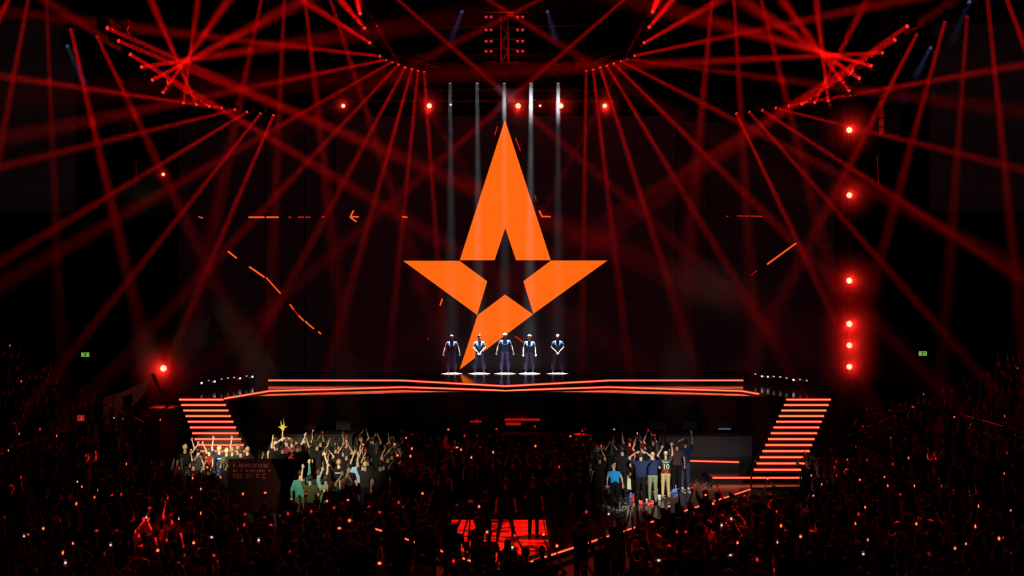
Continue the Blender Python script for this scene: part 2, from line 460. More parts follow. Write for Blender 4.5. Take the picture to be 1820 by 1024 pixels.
MB().prism([(AX, 25.35), (9.0, 36.3), (8.75, 36.45), (AX, 25.9), (-7.56, 34.4), (-7.9, 34.35)], 0.0, 0.1).build('lower_kerb', M_BLACK, walk)
strip('led_strip', [(2.9, 29.35), (3.9, 30.55)], 0.06, walk, 0.08)
# red video floor inlaid in the walkway's tip
def floor_mat():
    m = bpy.data.materials.new('red_video_floor'); m.use_nodes = True
    nt = m.node_tree; b = nt.nodes['Principled BSDF']
    b.inputs['Base Color'].default_value = (0.02, 0.005, 0.005, 1); b.inputs['Roughness'].default_value = 0.25
    tc = nt.nodes.new('ShaderNodeTexCoord')
    mp = nt.nodes.new('ShaderNodeMapping'); mp.inputs['Scale'].default_value = (0.55, 1.5, 1)
    nz = nt.nodes.new('ShaderNodeTexNoise'); nz.inputs['Scale'].default_value = 1.3; nz.inputs['Detail'].default_value = 1.5
    nz.inputs['Distortion'].default_value = 0.8
    cr = nt.nodes.new('ShaderNodeValToRGB')
    cr.color_ramp.elements[0].position = 0.40; cr.color_ramp.elements[0].color = (0.05, 0.0, 0.0, 1)
    cr.color_ramp.elements[1].position = 0.50; cr.color_ramp.elements[1].color = (0.95, 0.004, 0.003, 1)
    br = nt.nodes.new('ShaderNodeTexBrick'); br.inputs['Scale'].default_value = 1.0; br.offset = 0
    br.inputs['Mortar Size'].default_value = 0.018; br.inputs['Brick Width'].default_value = 1.0; br.inputs['Row Height'].default_value = 1.0
    br.inputs['Color1'].default_value = (1, 1, 1, 1); br.inputs['Color2'].default_value = (1, 1, 1, 1); br.inputs['Mortar'].default_value = (0.15, 0.15, 0.15, 1)
    mu = nt.nodes.new('ShaderNodeMix'); mu.data_type = 'RGBA'; mu.blend_type = 'MULTIPLY'; mu.inputs['Factor'].default_value = 1
    L = nt.links.new
    L(tc.outputs['Object'], mp.inputs['Vector']); L(mp.outputs[0], nz.inputs['Vector']); L(nz.outputs['Fac'], cr.inputs['Fac'])
    L(tc.outputs['Object'], br.inputs['Vector']); L(cr.outputs['Color'], mu.inputs['A']); L(br.outputs['Color'], mu.inputs['B'])
    L(mu.outputs['Result'], b.inputs['Emission Color']); b.inputs['Emission Strength'].default_value = 1.0
    m.cycles.emission_sampling = 'NONE'
    return m
vf = MB().prism([(AX, 26.3), (1.05, 27.95), (1.05, 31.4), (-1.95, 31.4), (-1.95, 28.4)], ZW, ZW + 0.012).build('video_floor', floor_mat())
tag(vf, 'glowing red video floor inlaid in the walkway tip amid dark silhouettes', 'LED floor')

# ------------------------------------------------------------------ desks under the stage
M_DESK = mat('grey_ribbed_desk', (0.15, 0.145, 0.14), 0.6, var=(8, 0.3))
M_DESKD = mat('dark_desk_front', (0.03, 0.025, 0.027), 0.6)
def desk(sgn, label):
    r = empty('player_desk', (0, 0, 0.86), label=label, cat='desk')
    X = lambda x: x if sgn > 0 else 2 * AX - x
    pts = [(5.9, 39.9), (9.2, 39.9), (9.75, 40.1), (10.0, 40.6), (10.0, 40.9), (5.9, 40.9)]
    MB().prism([(X(x), y) for x, y in pts], 0.0, 0.85).build('desk_front', M_DESK if sgn > 0 else M_DESKD, r)
    pts = [(5.85, 39.82), (9.22, 39.82), (9.82, 40.05), (10.1, 40.6), (10.1, 40.95), (5.85, 40.95)]
    MB().prism([(X(x), y) for x, y in pts], 0.85, 0.9).build('desktop', M_DESKD, r)
desk(1, 'long dark desk with a rounded grey end beside the lit steps')
desk(-1, 'dark desk under the stage on the banner side')
M_SCRN = emit('dim_monitor', (0.32, 0.28, 0.5), 0.35)
for i, (px, py) in enumerate([(1115, 739), (1170, 739), (1226, 741), (1288, 742), (548, 745), (610, 745)]):
    c = PZ(px, 757, 1.76); c.y = 40.3; c.x = (px - CX) * 40.3 / F
    where = ['over the jersey fan', 'over the man in brown', 'above the free floor', 'by the rounded desk end', 'nearest the banner stairs', 'beside the one nearest the banner stairs'][i]
    if px in (1115, 1170): c.x = min(c.x, 9)
    r = empty('monitor', (c.x, 40.3, 1.76), label='black computer monitor on the desk under the stage, ' + where, cat='monitor', group='computer monitors on the player desks')
    MB().box((0, 0, 0.3), (0.6, 0.04, 0.34)).build('casing', M_CASE, r)
    MB().box((0, 0, 0.008), (0.24, 0.18, 0.016)).box((0, 0.03, 0.1), (0.04, 0.03, 0.2)).build('stand', M_CASE, r)
    if i == 3: MB().box((0, -0.023, 0.17), (0.5, 0.005, 0.05)).build('lit_keyboard_bar', M_SCRN, r)
for (x, sg) in ((4.5, 1), (5.2, 1)):
    pass
d2 = MB().box((2.6, 40.35, 0.44), (6.3, 1.0, 0.88)).build('player_desk', M_DESKD, loc=(0, 0, 0.86))
tag(d2, 'long dark desk behind the front row of fans, centre of the stage', 'desk')
# glowing bars painted in for red reflections low on the stage front
for i, (a, c_, y0, y1, s_) in enumerate([(836, 856, 748, 751, 0), (897, 960, 744, 748, 1), (899, 926, 751, 756, 2)]):
    q0 = P(a, y0, 41.0); q1 = P(c_, y1, 41.0)
    o = MB().box(((q0.x + q1.x) / 2, 41.0, (q0.z + q1.z) / 2), (q1.x - q0.x, 0.05, q0.z - q1.z)).box(((q0.x + q1.x) / 2, 41.35, (q0.z + q1.z) / 2), (0.05, 0.66, 0.04)).build('light_bar', emit('low_red_bar%d' % i, (0.3, 0.006, 0.004), 1))
    tag(o, ['short red light bar before the stage prow, nearest the banner', 'long red light bar just beside the stage prow', 'medium red light bar below the long one'][i], 'light bar', 'red light bars at the stage front')
# ------------------------------------------------------------------ trusses
def truss(name, a, b, label, w=0.4, group=None, hoists=True, m=None):
    a = Vector(a); b = Vector(b); L = (b - a).length
    R = (b - a).to_track_quat('X', 'Z')
    r = empty(name, a, R.to_euler(), label, 'truss', group)
    bb = MB(); h = w / 2
    for sy in (-h, h):
        for sz_ in (-h, h):
            bb.bar((0, sy, sz_), (L, sy, sz_), 0.05)
    n = max(1, round(L / (w * 1.3)))
    dd = MB()
    for i in range(n):
        x0, x1 = L * i / n, L * (i + 1) / n
        if i % 2: x0, x1 = x1, x0
        for sy in (-h, h): dd.bar((x0, sy, -h), (x1, sy, h), 0.022)
        for s_ in (-h, h): dd.bar((x0, -h, s_), (x1, h, s_), 0.022)
    bb.build('chords', m or M_METAL, r)
    dd.build('lacing', m or M_METAL, r)
    if hoists:
        hh = MB(); Ri = R.to_matrix().inverted()
        for t in (0.12, 0.88):
            p = a.lerp(b, t); top = Vector((p.x, p.y, 26.0))
            if top.z > p.z: hh.bar(Ri @ (p - a), Ri @ (top - a), 0.02)
        hh.build('hoist_chain', M_METAL, r)
    return r

# ------------------------------------------------------------------ moving heads
LH = {}
def lh_mesh():
    LH['base'] = MB().box((0, 0, -0.06), (0.34, 0.26, 0.12)).box((0, 0, 0.02), (0.1, 0.3, 0.05)).box((0, 0.2, 0.05), (0.06, 0.45, 0.06)).box((0, 0.42, 0.05), (0.1, 0.06, 0.12)).mesh('lamp_base', [M_CASE], bevel=0.02)
    y = MB().box((0, 0, -0.14), (0.3, 0.1, 0.05)).box((0.165, 0, -0.28), (0.035, 0.12, 0.3)).box((-0.165, 0, -0.28), (0.035, 0.12, 0.3))
    LH['yoke'] = y.mesh('lamp_yoke', [M_CASE], bevel=0.01)
    # head: aims along local -Z, pivot at the origin
    LH['head'] = MB().lathe([(0.05, 0.2), (0.11, 0.18), (0.13, 0.1), (0.13, -0.05), (0.112, -0.12), (0.106, -0.2), (0.1, -0.22), (0.072, -0.221), (0.068, -0.19)], n=18).mesh('lamp_head', [M_CASE])
    LH['lens'] = MB().lathe([(0.068, -0.200), (0.06, -0.209), (0.04, -0.217), (0.01, -0.22)], n=16).mesh('lamp_lens', [M_LENS], smooth=True)
lh_mesh()
PIVOT = 0.3
def beam_haze(parent, L, r0, ha, m, z0=-0.225):
    r1 = r0 + L * math.tan(math.radians(ha)) * 1.12
    n = 20
    b = MB(); b.cyl((0, 0, z0), (0, 0, z0 - L), r0 * 1.05, r1, n=n)
    o = b.build('light_beam', m, parent)
    return o
def moving_head(lens, aim, label, group, energy=20, ha=1.0, r0=0.07, col=(1, 0.004, 0.003), L=None, hang=True, cone=True, lensmat=None, hz=None, pole=False):
    """a moving head whose lens sits at LENS and points at AIM"""
    lens = Vector(lens); aim = Vector(aim)
    d = (aim - lens).normalized()
    piv = lens - d * 0.22
    R = d.to_track_quat('-Z', 'Y')
    s = 1 if hang else -1
    root = empty('moving_head_light', piv + Vector((0, 0, s * PIVOT)), (0, 0, 0) if hang else (math.pi, 0, 0), label, 'stage light', group)
    yaw = math.atan2(d.x, -d.y) * (1 if hang else -1)
    put('base', LH['base'], root)
    put('yoke', LH['yoke'], root, rot=(0, 0, yaw))
    Rl = R if hang else (Euler((math.pi, 0, 0)).to_quaternion().inverted() @ R)
    hd = put('head', LH['head'], root, (0, 0, -PIVOT), Rl.to_euler())
    put('lens', LH['lens'], hd, mat=lensmat or M_LENS)
    if pole: MB().bar((0, 0.3, 0.05), (0, 0.3, 26.1 - root.location.z), 0.03).build('drop_pole', M_RIG, root)
    if energy:
        l = bpy.data.lights.new('lamp', 'AREA'); l.shape = 'DISK'; l.size = 2 * r0; l.energy = energy
        l.color = col; l.spread = math.radians(2 * ha)
        lo = bpy.data.objects.new('lamp', l); COL.objects.link(lo); lo.parent = hd; lo.location = (0, 0, -0.224)
    if cone:
        if L is None:
            L = 0
            while L < 60:
                L += 0.5
                q = lens + d * L
                if q.z < 0.35 or q.z > 25.8 or q.y < 3 or q.y > 47.3: break
                px, py = pix(q); rr = (r0 + L * 0.03) * F / q.y
                if (px < -rr - 20 and d.x < 0) or (px > 1820 + rr + 20 and d.x > 0) or (py < -rr - 20 and d.z > 0) or (py > 1024 + rr + 20): break
        beam_haze(hd, L, r0, ha, hz or M_BEAMHAZE)
    return root

def arc(points, dz):
    return [P(px, py, F * dz / (CY - py)) for px, py in points]
NEAR = 7.0
OUTL = [(191, 50), (211, 73), (232, 97), (252, 119), (271, 142), (290, 164), (326, 183), (349, 186), (372, 189), (394, 192), (417, 195), (439, 199), (463, 202), (486, 205)]
OUTL_T = [((565, 216), 4), ((425, 161), 3), ((420, 210), 3), ((500, 81), 8), ((455, 45), 8), ((400, 8), 8), ((352, 0), 6), ((268, 0), 8), ((190, 72), 9), ((0, 135), 9), ((0, 297), 10), ((0, 466), 10), ((126, 629), 8), ((319, 596), 7)]
OUTR = [(1612, 47), (1590, 71), (1568, 94), (1548, 117), (1527, 139), (1509, 161), (1472, 179), (1448, 182), (1425, 185), (1402, 188), (1379, 192), (1355, 196), (1332, 199), (1309, 202)]
OUTR_T = [((1380, 210), 4), ((1400, 190), 3), ((1200, 112), 4), ((1330, 57), 8), ((1390, 48), 8), ((1390, 0), 8), ((1450, 0), 6), ((1540, 0), 8), ((1590, 75), 9), ((1820, 115), 9), ((1820, 301), 10), ((1820, 500), 10), ((1752, 677), 8), ((1472, 544), 7)]
INL = [(640, 24), (648, 50), (657, 76), (675, 100), (686, 106), (697, 110), (708, 115), (720, 120), (732, 123), (743, 126), (754, 128)]
INL_T = [((633, -10), 6), ((605, 0), 6), ((600, 40), 4), ((500, 80), 5), ((428, 159), 7), ((365, 299), 8), ((405, 440), 9), ((531, 473), 8), ((643, 440), 6), ((690, 649), 6), ((786, 572), 4)]
INR = [(1160, 21), (1154, 48), (1145, 76), (1128, 99), (1116, 104), (1104, 108), (1091, 113), (1079, 117), (1067, 120), (1054, 124), (1042, 126)]
INR_T = [((1168, 0), 6), ((1195, 0), 6), ((1200, 45), 4), ((1330, 57), 5), ((1387, 140), 7), ((1421, 273), 8), ((1420, 440), 9), ((1329, 534), 8), ((1165, 430), 6), ((1118, 655), 6), ((1035, 572), 4)]
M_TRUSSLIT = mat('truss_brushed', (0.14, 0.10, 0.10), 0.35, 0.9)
def arc_lights(src, tgt, dz, name, e0, split):
    pts = arc(src, dz)
    for i, (p, (t, near)) in enumerate(zip(pts, tgt)):
        aim = P(t[0], t[1], p.y - near)
        moving_head(p, aim, '%s of the red-beam moving heads along %s' % (ORD[i], name), 'moving heads on ' + name, energy=e0 * (0.8 + 0.4 * rnd.random()))
    up = Vector((0, 0.66, 0.42)); bk = Vector((0, 0.0, 0))
    for j, (i0, i1) in enumerate(split):
        a, b = pts[i0], pts[i1]; dd = (b - a).normalized() * 0.5
        truss('lighting_truss', a - dd + up, b + dd + up, 'black lattice truss carrying %s, %s run' % (name, ['steeper', 'stageward'][j]), m=M_RIG)
arc_lights(OUTL, OUTL_T, 8.0, 'the outer arc on the banner side', 14, [(0, 5), (6, 13)])
arc_lights(OUTR, OUTR_T, 8.0, 'the outer arc on the lamp tower side', 14, [(0, 5), (6, 13)])
arc_lights(INL, INL_T, 10.0, 'the inner arc on the banner side', 12, [(0, 3), (3, 10)])
arc_lights(INR, INR_T, 10.0, 'the inner arc on the lamp tower side', 12, [(0, 3), (3, 10)])

# more moving heads on trusses hidden above the picture's edge
M_LENSDIM = emit('dim_red_lens', (0.12, 0.004, 0.003), 1)
def high(px, py, D, tx, ty, tD, e, label, col=(1, 0.004, 0.003), ha=1.1, r0=0.07):
    p = P(px, py, D); aim = P(tx, ty, tD)
    moving_head(p, aim, label, 'moving heads high over the hall', energy=e * .8, ha=ha, r0=r0, col=col, lensmat=M_LENSDIM, pole=True)
HI = [
    (52, -12, 34, 23, 143, 32, 8), (20, -12, 32, 0, 30, 30, 7), (82, -10, 38, 97, 340, 35, 5),
    (126, 53, 34, 193, 340, 30, 13), (173, 66, 36, 282, 292, 31, 9), (467, -12, 40, 419, 216, 34, 8),
    (506, -12, 40, 498, 166, 37, 8), (541, -12, 42, 565, 200, 37, 9), (583, -14, 40, 673, 266, 34, 8),
    (1267, -12, 40, 1245, 220, 34, 9), (1304, -12, 40, 1318, 220, 36, 9), (1350, -12, 40, 1418, 255, 34, 9),
    (1679, 40, 34, 1598, 337, 30, 9), (1629, 62, 36, 1493, 327, 31, 12), (1719, 30, 35, 1697, 337, 31, 6),
    (1754, -12, 34, 1790, 340, 31, 10), (1786, -10, 32, 1820, 80, 30, 9),
    (696, -10, 40, 806, 86, 39.2, 12), (1120, -10, 40, 1025, 73, 39.2, 12),
    (640, 0, 40, 733, 150, 39, 5), (1166, 2, 40, 1078, 166, 39, 5),
    (845, -14, 34, 932, 40, 31, 5), (985, -14, 34, 880, 40, 31, 5),
]
for i, (px, py, D, tx, ty, tD, e) in enumerate(HI):
    side = 'banner' if px < 900 else 'lamp tower'
    k = sum(1 for q in HI[:i] if (q[0] < 900) == (px < 900))
    high(px, py, D, tx, ty, tD, e, '%s of the high moving heads over the %s side, slim red beam falling' % (ORD[k % 16], side))
for i, (px, py, D, tx, ty, tD) in enumerate([(120, 82, 36, 150, 150, 34), (1654, 85, 36, 1630, 130, 34), (821, 21, 38, 806, 60, 36), (973, 21, 38, 984, 60, 36), (1723, 3, 35, 1690, 80, 33)]):
    where = ['by the unlit banner side screen', 'below the lamp tower side corner', 'beside the centre truss towards the banner', 'beside the centre truss towards the lamp tower', 'highest in the lamp tower side corner'][i]
    moving_head(P(px, py, D), P(tx, ty, tD), 'moving head with a faint short blue beam ' + where, 'blue moving heads', energy=0.8, ha=3.0, col=(0.28, 0.34, 0.9), L=3.2, lensmat=emit('dim_blue_lens%d' % i, (0.03, 0.04, 0.1), 1), pole=True)

truss('lighting_truss', P(95, 22, 33.4) + Vector((0, 0.66, .42)), P(200, 88, 36.6) + Vector((0, 0.66, .42)), 'black lattice truss at the top corner over the banner side', 0.4)
truss('lighting_truss', P(1725, 12, 33.4) + Vector((0, 0.66, .42)), P(1610, 78, 36.6) + Vector((0, 0.66, .42)), 'black lattice truss at the top corner over the lamp tower side', 0.4)
# ------------------------------------------------------------------ rig over the stage
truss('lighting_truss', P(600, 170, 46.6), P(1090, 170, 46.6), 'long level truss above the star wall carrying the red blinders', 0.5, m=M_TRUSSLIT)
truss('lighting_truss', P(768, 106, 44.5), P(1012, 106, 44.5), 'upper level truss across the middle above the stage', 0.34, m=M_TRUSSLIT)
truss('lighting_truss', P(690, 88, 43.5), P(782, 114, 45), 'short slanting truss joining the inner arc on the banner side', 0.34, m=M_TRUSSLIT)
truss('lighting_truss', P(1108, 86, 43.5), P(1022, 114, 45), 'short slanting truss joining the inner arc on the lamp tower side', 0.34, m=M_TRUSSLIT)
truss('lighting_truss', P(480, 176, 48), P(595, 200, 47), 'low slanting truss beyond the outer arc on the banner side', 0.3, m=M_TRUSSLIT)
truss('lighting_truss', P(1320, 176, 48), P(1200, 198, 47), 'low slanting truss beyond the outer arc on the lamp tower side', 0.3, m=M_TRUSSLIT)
M_REDTR = mat('red_lit_mast_paint', (0.35, 0.05, 0.05), 0.4, 0.5)  # red light of the beams put into the mast's colour
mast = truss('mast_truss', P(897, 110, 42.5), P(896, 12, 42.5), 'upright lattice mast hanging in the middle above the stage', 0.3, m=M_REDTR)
M_BAR = mat('pipe_grey', (0.3, 0.28, 0.28), 0.35, 0.8)
def pipe(x0, y0, x1, y1, D, label, w=0.04):
    a, b = P(x0, y0, D), P(x1, y1, D)
    r = empty('rigging_pipe', a, (0, 0, 0), label, 'pipe', 'slim pipes of the roof rig')
    MB().cyl((0, 0, 0), b - a, w / 2, n=8).build('tube', M_BAR, r)
    MB().bar((b - a) * 0.1, (b - a) * 0.1 + Vector((0, 0, 26.1 - a.z)), 0.015).bar((b - a) * 0.9, (b - a) * 0.9 + Vector((0, 0, 26.1 - b.z)), 0.015).build('hanger', M_METAL, r)
pipe(770, 49, 860, 47.5, 42.9, 'slim grey pipe running from the mast towards the banner side')
pipe(951, 46, 1085, 45, 42.9, 'slim grey pipe running from the mast towards the lamp tower side')
pipe(857, 21.5, 940, 21.5, 42.2, 'short grey pipe crossing the top of the mast')
# blinder bars on both sides of the mast
M_REDDIM = emit('dim_red_blinder', (0.55, 0.02, 0.03), 1)
k = 0
for j, py in enumerate((30, 53, 73, 91)):
    for sgn, xs in ((-1, (863, 874)), (1, (919, 930))):
        p0 = P(xs[0] + 1, py, 42.2); p1 = P(xs[1] - 1, py, 42.2)
        r = empty('audience_blinder', (p0 + p1) / 2, (0, 0, 0), 'dim red double blinder beside the mast, %s tier down, %s side' % (ORD[j], 'banner' if sgn < 0 else 'lamp tower'), 'stage light', 'blinders on the mast')
        h = (p1.x - p0.x) / 2
        MB().box((0, 0.08, 0.1), (h * 2 + 0.26, 0.12, 0.1)).box((-sgn * 0.3, 0.2, 0.14), (0.7, 0.05, 0.05)).build('bar', M_CASE, r)
        for x in (-h, h):
            c = MB().lathe([(0.03, -0.1), (0.065, -0.08), (0.085, 0.0)], n=14, M=Matrix.Rotation(math.radians(115), 3, 'X')).build('cell', M_CASE, r, (x, 0.02, 0))
            MB().lathe([(0.062, 0.005), (0.045, 0.014), (0.01, 0.02)], n=14, M=Matrix.Rotation(math.radians(115), 3, 'X')).build('lens', M_REDDIM, c)

# ------------------------------------------------------------------ white down-lights over the five players
ps = [803, 852, 897.5, 941, 991]; tops = [800, 848, 896, 944, 992]
es = [17, 27, 19, 46, 15]
DP = 46.1
for i in range(5):
    bx = (ps[i] - CX) * DP / F
    tp = P(tops[i], 148, DP)
    truss_y = tp.z + 0.55
    lamp = moving_head(tp, (bx, DP, ZU), '%s of five down-lights over the players, counted from the banner side' % ORD[i], 'white down-lights over the players',
                energy=es[i] * 1.05, ha=2.1, r0=0.09, col=(0.86, 0.93, 1.0), L=tp.z - ZU - 0.26, lensmat=M_WHITE, hz=M_THINHAZE)
truss('lighting_truss', P(780, 140, DP) + Vector((0, 0.6, .15)), P(1012, 140, DP) + Vector((0, 0.6, .15)), 'thin level truss carrying the five white down-lights', 0.3)

# ------------------------------------------------------------------ red blinders that face the hall
def blinder(px, py, D, size, glow, label, group, mount=None, hot=True):
    p = P(px, py, D)
    r = empty('red_blinder', p, (0, 0, 0), label, 'stage light', group)
    M = Matrix.Rotation(math.pi / 2, 3, 'X')
    k = size / 0.16
    c = MB().lathe([(0.07 * k, -0.22 * k), (0.13 * k, -0.18 * k), (0.15 * k, 0.0), (0.135 * k, 0.01), (0.12 * k, -0.03 * k)], n=20, M=M).build('housing', M_CASE, r)
    MB().lathe([(0.12 * k, -0.03 * k), (0.09 * k, 0.0), (0.02, 0.02 * k)], n=18, M=M).build('lens', M_LENSHOT if hot else M_WHITE, r, smooth=True)
    MB().box((0.17 * k, 0.1 * k, 0.08), (0.02, 0.05, 0.3)).box((-0.17 * k, 0.1 * k, 0.08), (0.02, 0.05, 0.3)).box((0, 0.1 * k, 0.23), (0.36 * k, 0.05, 0.02)).build('bracket', M_METAL, r)
    if mount is not None:
        MB().bar((0, 0.1 * k, 0.23), mount, 0.04).build('clamp', M_METAL, r)
    if glow:
        l = bpy.data.lights.new('lamp', 'POINT'); l.energy = glow; l.color = (1, 0.012, 0.008); l.shadow_soft_size = 0.05
        lo = bpy.data.objects.new('lamp', l); COL.objects.link(lo); lo.parent = r; lo.location = (0, -0.12, 0)
        R_ = min(1.9, 0.3 + 0.17 * glow ** 0.5)
        bm = bmesh.new(); bmesh.ops.create_icosphere(bm, subdivisions=3, radius=1.0)
        me = bpy.data.meshes.new('glow'); bm.to_mesh(me); bm.free()
        hz_ = put('lit_haze', me, r, (0, -0.12, 0), mat=M_GLOWHAZE); hz_.scale = (R_, R_, R_)  # added haze ball that gives the lamp its red halo
    return r
for i, (px, g, s_) in enumerate([(610, 22, .12), (763, 34, .15), (921, 40, .16), (960, 3, .07), (997, 34, .15), (1075, 30, .13)]):
    blinder(px, 188, 46.4, s_, g, '%s of the red blinders in a level row above the star wall' % ORD[i], 'red blinders above the star wall', (0, 0.2, 0.35))
blinder(801, 186, 46.35, .07, 0, 'small white lamp hanging among the red blinders above the star wall', None, (0, 0.25, 0.3), hot=False)
DT = 43.0
for i, (py, g, s_) in enumerate([(231, 70, .17), (347, 60, .16), (499, 80, .17), (576, 80, .17), (614, 65, .16), (652, 65, .16)]):
    blinder(1510, py, DT, s_, g, '%s red blinder down the lamp tower' % ORD[i], 'red blinders on the lamp tower', (0, 0.37, 0.25))
blinder(290, 655, DT, .18, 110, 'big red blinder low on the tower beside the banner stairs', None, (0, 0.37, 0.25))
blinder(290, 310, DT, .09, 8, 'small dim red blinder high on the tower beside the banner stairs', None, (0, 0.37, 0.25))
def tower(px, label):
    x = (px - CX) * DT / F
    truss('tower_truss', (x, DT + 0.55, 0.0), (x, DT + 0.55, 17.0), label, 0.4, m=M_RIG)
tower(1510, 'upright black lamp tower carrying six blazing red blinders')
tower(290, 'upright black tower with one big and one small red blinder')
# actual red wash from the blinders over the audience
for i, (px, py) in enumerate([(763, 188), (921, 188), (1075, 188)]):
    p = P(px, py, 46.2)
    wash('blinder_wash', p, (p.x * 1.2, 27, 1), 26, 50, (1, 0.015, 0.01))
p = P(290, 655, 42.6); wash('blinder_wash', p, (-9, 26, 1.5), 22, 60, (1, 0.01, 0.01))
p = P(1510, 576, 42.6); wash('blinder_wash', p, (9, 26, 1.5), 30, 60, (1, 0.01, 0.01))

# ------------------------------------------------------------------ small moving heads standing on the stage wings
def wing_light(px, py, lit, side, i):
    D = None
    # stand on the wing deck (z = ZL): base at py + 9
    p = PZ(px, py + 8.5, ZL)
    r = empty('floor_moving_head', p, (0, 0, 0), '%s of nine floor moving heads %s, %s' % (ORD[i], side, 'glowing white' if lit > 0.5 else 'barely lit'), 'stage light', 'floor moving heads ' + side)
    MB().box((0, 0, 0.05), (0.26, 0.24, 0.1)).build('base', M_CASE, r, bevel=0.015)
    MB().box((0, 0, 0.12), (0.24, 0.08, 0.03)).box((0.12, 0, 0.22), (0.02, 0.09, 0.22)).box((-0.12, 0, 0.22), (0.02, 0.09, 0.22)).build('yoke', M_ALU, r)
    hd = MB().lathe([(0.05, -0.15), (0.09, -0.12), (0.1, 0.0), (0.085, 0.12), (0.075, 0.13)], n=16).build('head', M_CASE, r, (0, 0, 0.26), (math.radians(62 if lit > .5 else 30), 0, 0))
    MB().lathe([(0.048, 0.132), (0.035, 0.146), (0.01, 0.15)], n=14).build('lens', emit('floor_lens', (0.9, 0.85, 0.85), 1.3 * lit), hd, smooth=True)
for i, (px, py, l) in enumerate([(360, 686, .9), (372, 684, .2), (383, 683, .9), (394.5, 681, .3), (406, 679, .35), (417, 678, .35), (428, 677, .8), (439, 675, .3), (450, 674, 1)]):
    wing_light(px, py, l, 'over the banner stairs', i)
for i, (px, py, l) in enumerate([(1342, 671, .4), (1353, 673, .8), (1363.5, 674, .7), (1374.5, 676, .45), (1386, 677, .5), (1397, 679, .4), (1409, 680, 1), (1421, 682, .35), (1433, 684, .35)]):
    wing_light(px, py, l, 'over the desk-side stairs', i)

# ------------------------------------------------------------------ speaker hangs, cables, exit signs
def speaker_hang(px0, px1, py0, py1, D, n, label, tint):
    x0, x1 = sx(px0, D), sx(px1, D); z0, z1 = sz(py1, D), sz(py0, D)
    r = empty('line_array_speaker', ((x0 + x1) / 2, D, z0), (0, 0, 0), label, 'speaker')
    w = x1 - x0; h = (z1 - z0) / n
    for k_ in range(n):
        cbm = MB().box((0, 0.3, h * (k_ + 0.5)), (w, 0.6, h - 0.06)).build('cabinet', tint, r)
        MB().box((0, 0.02, h * (k_ + 1) - 0.02), (w, 0.05, 0.035)).box((-w / 2 - 0.06, 0, h * (k_ + 0.95)), (0.05, 0.08, 0.07)).build('link_rail', M_ALU, cbm)
    MB().bar((0, 0.3, z1 - z0), (0, 0.3, 26.1 - z0), 0.03).build('hoist_chain', M_METAL, r)
M_SPK = mat('speaker_grey', (0.10, 0.085, 0.08), 0.7)
speaker_hang(198, 227, 205, 248, 42, 4, 'grey speaker column hanging over the banner side', M_SPK)
speaker_hang(1571, 1600, 176, 240, 42, 4, 'grey speaker column hanging over the lamp tower side', M_SPK)
def drop(px, py0, py1, D, m, label):
    a, b = P(px, py0, D), P(px + 1, py1, D)
    r = empty('hanging_cloth_strip', b, (0, 0, 0), label, 'cable')
    MB().plate([(-0.08, a.z - b.z), (0.06, a.z - b.z), (0.03, 0), (-0.02, 0)], -0.02, 0.02).build('strip', m, r)
    MB().bar((0, 0, a.z - b.z), (0, 0, 26.1 - b.z), 0.012).build('line', M_METAL, r)
drop(240, 285, 335, 42, mat('pale_green_strip', (0.25, 0.36, 0.33), 0.6), 'narrow pale greenish strip hanging below the banner side speakers')
drop(1561, 275, 325, 42, mat('pale_strip', (0.42, 0.38, 0.36), 0.6), 'narrow pale grey strip hanging below the lamp tower side speakers')
wash('house_light', P(214, 255, 40), P(214, 240, 42), 0.06, 90, (0.8, 0.9, 1)); wash('house_light', P(1585, 235, 40), P(1585, 220, 42), 0.09, 90, (1, 0.85, 0.8))  # added lamps, there to brighten the two speaker columns
wash('mast_light', P(897, 60, 39.5), P(897, 60, 42.5), 3, 60, (1, 0.03, 0.04), 0.4)  # added lamp, turning the mast red as the beams would
wash('truss_light', P(915, 185, 44.8), P(915, 140, 46.2), 0.15, 120, (1, 0.85, 0.85), 0.4)
M_GRN = emit('exit_green', (0.03, 0.16, 0.01), 0.8); M_GRN2 = emit('exit_light_green', (0.45, 0.95, 0.16), 0.8)
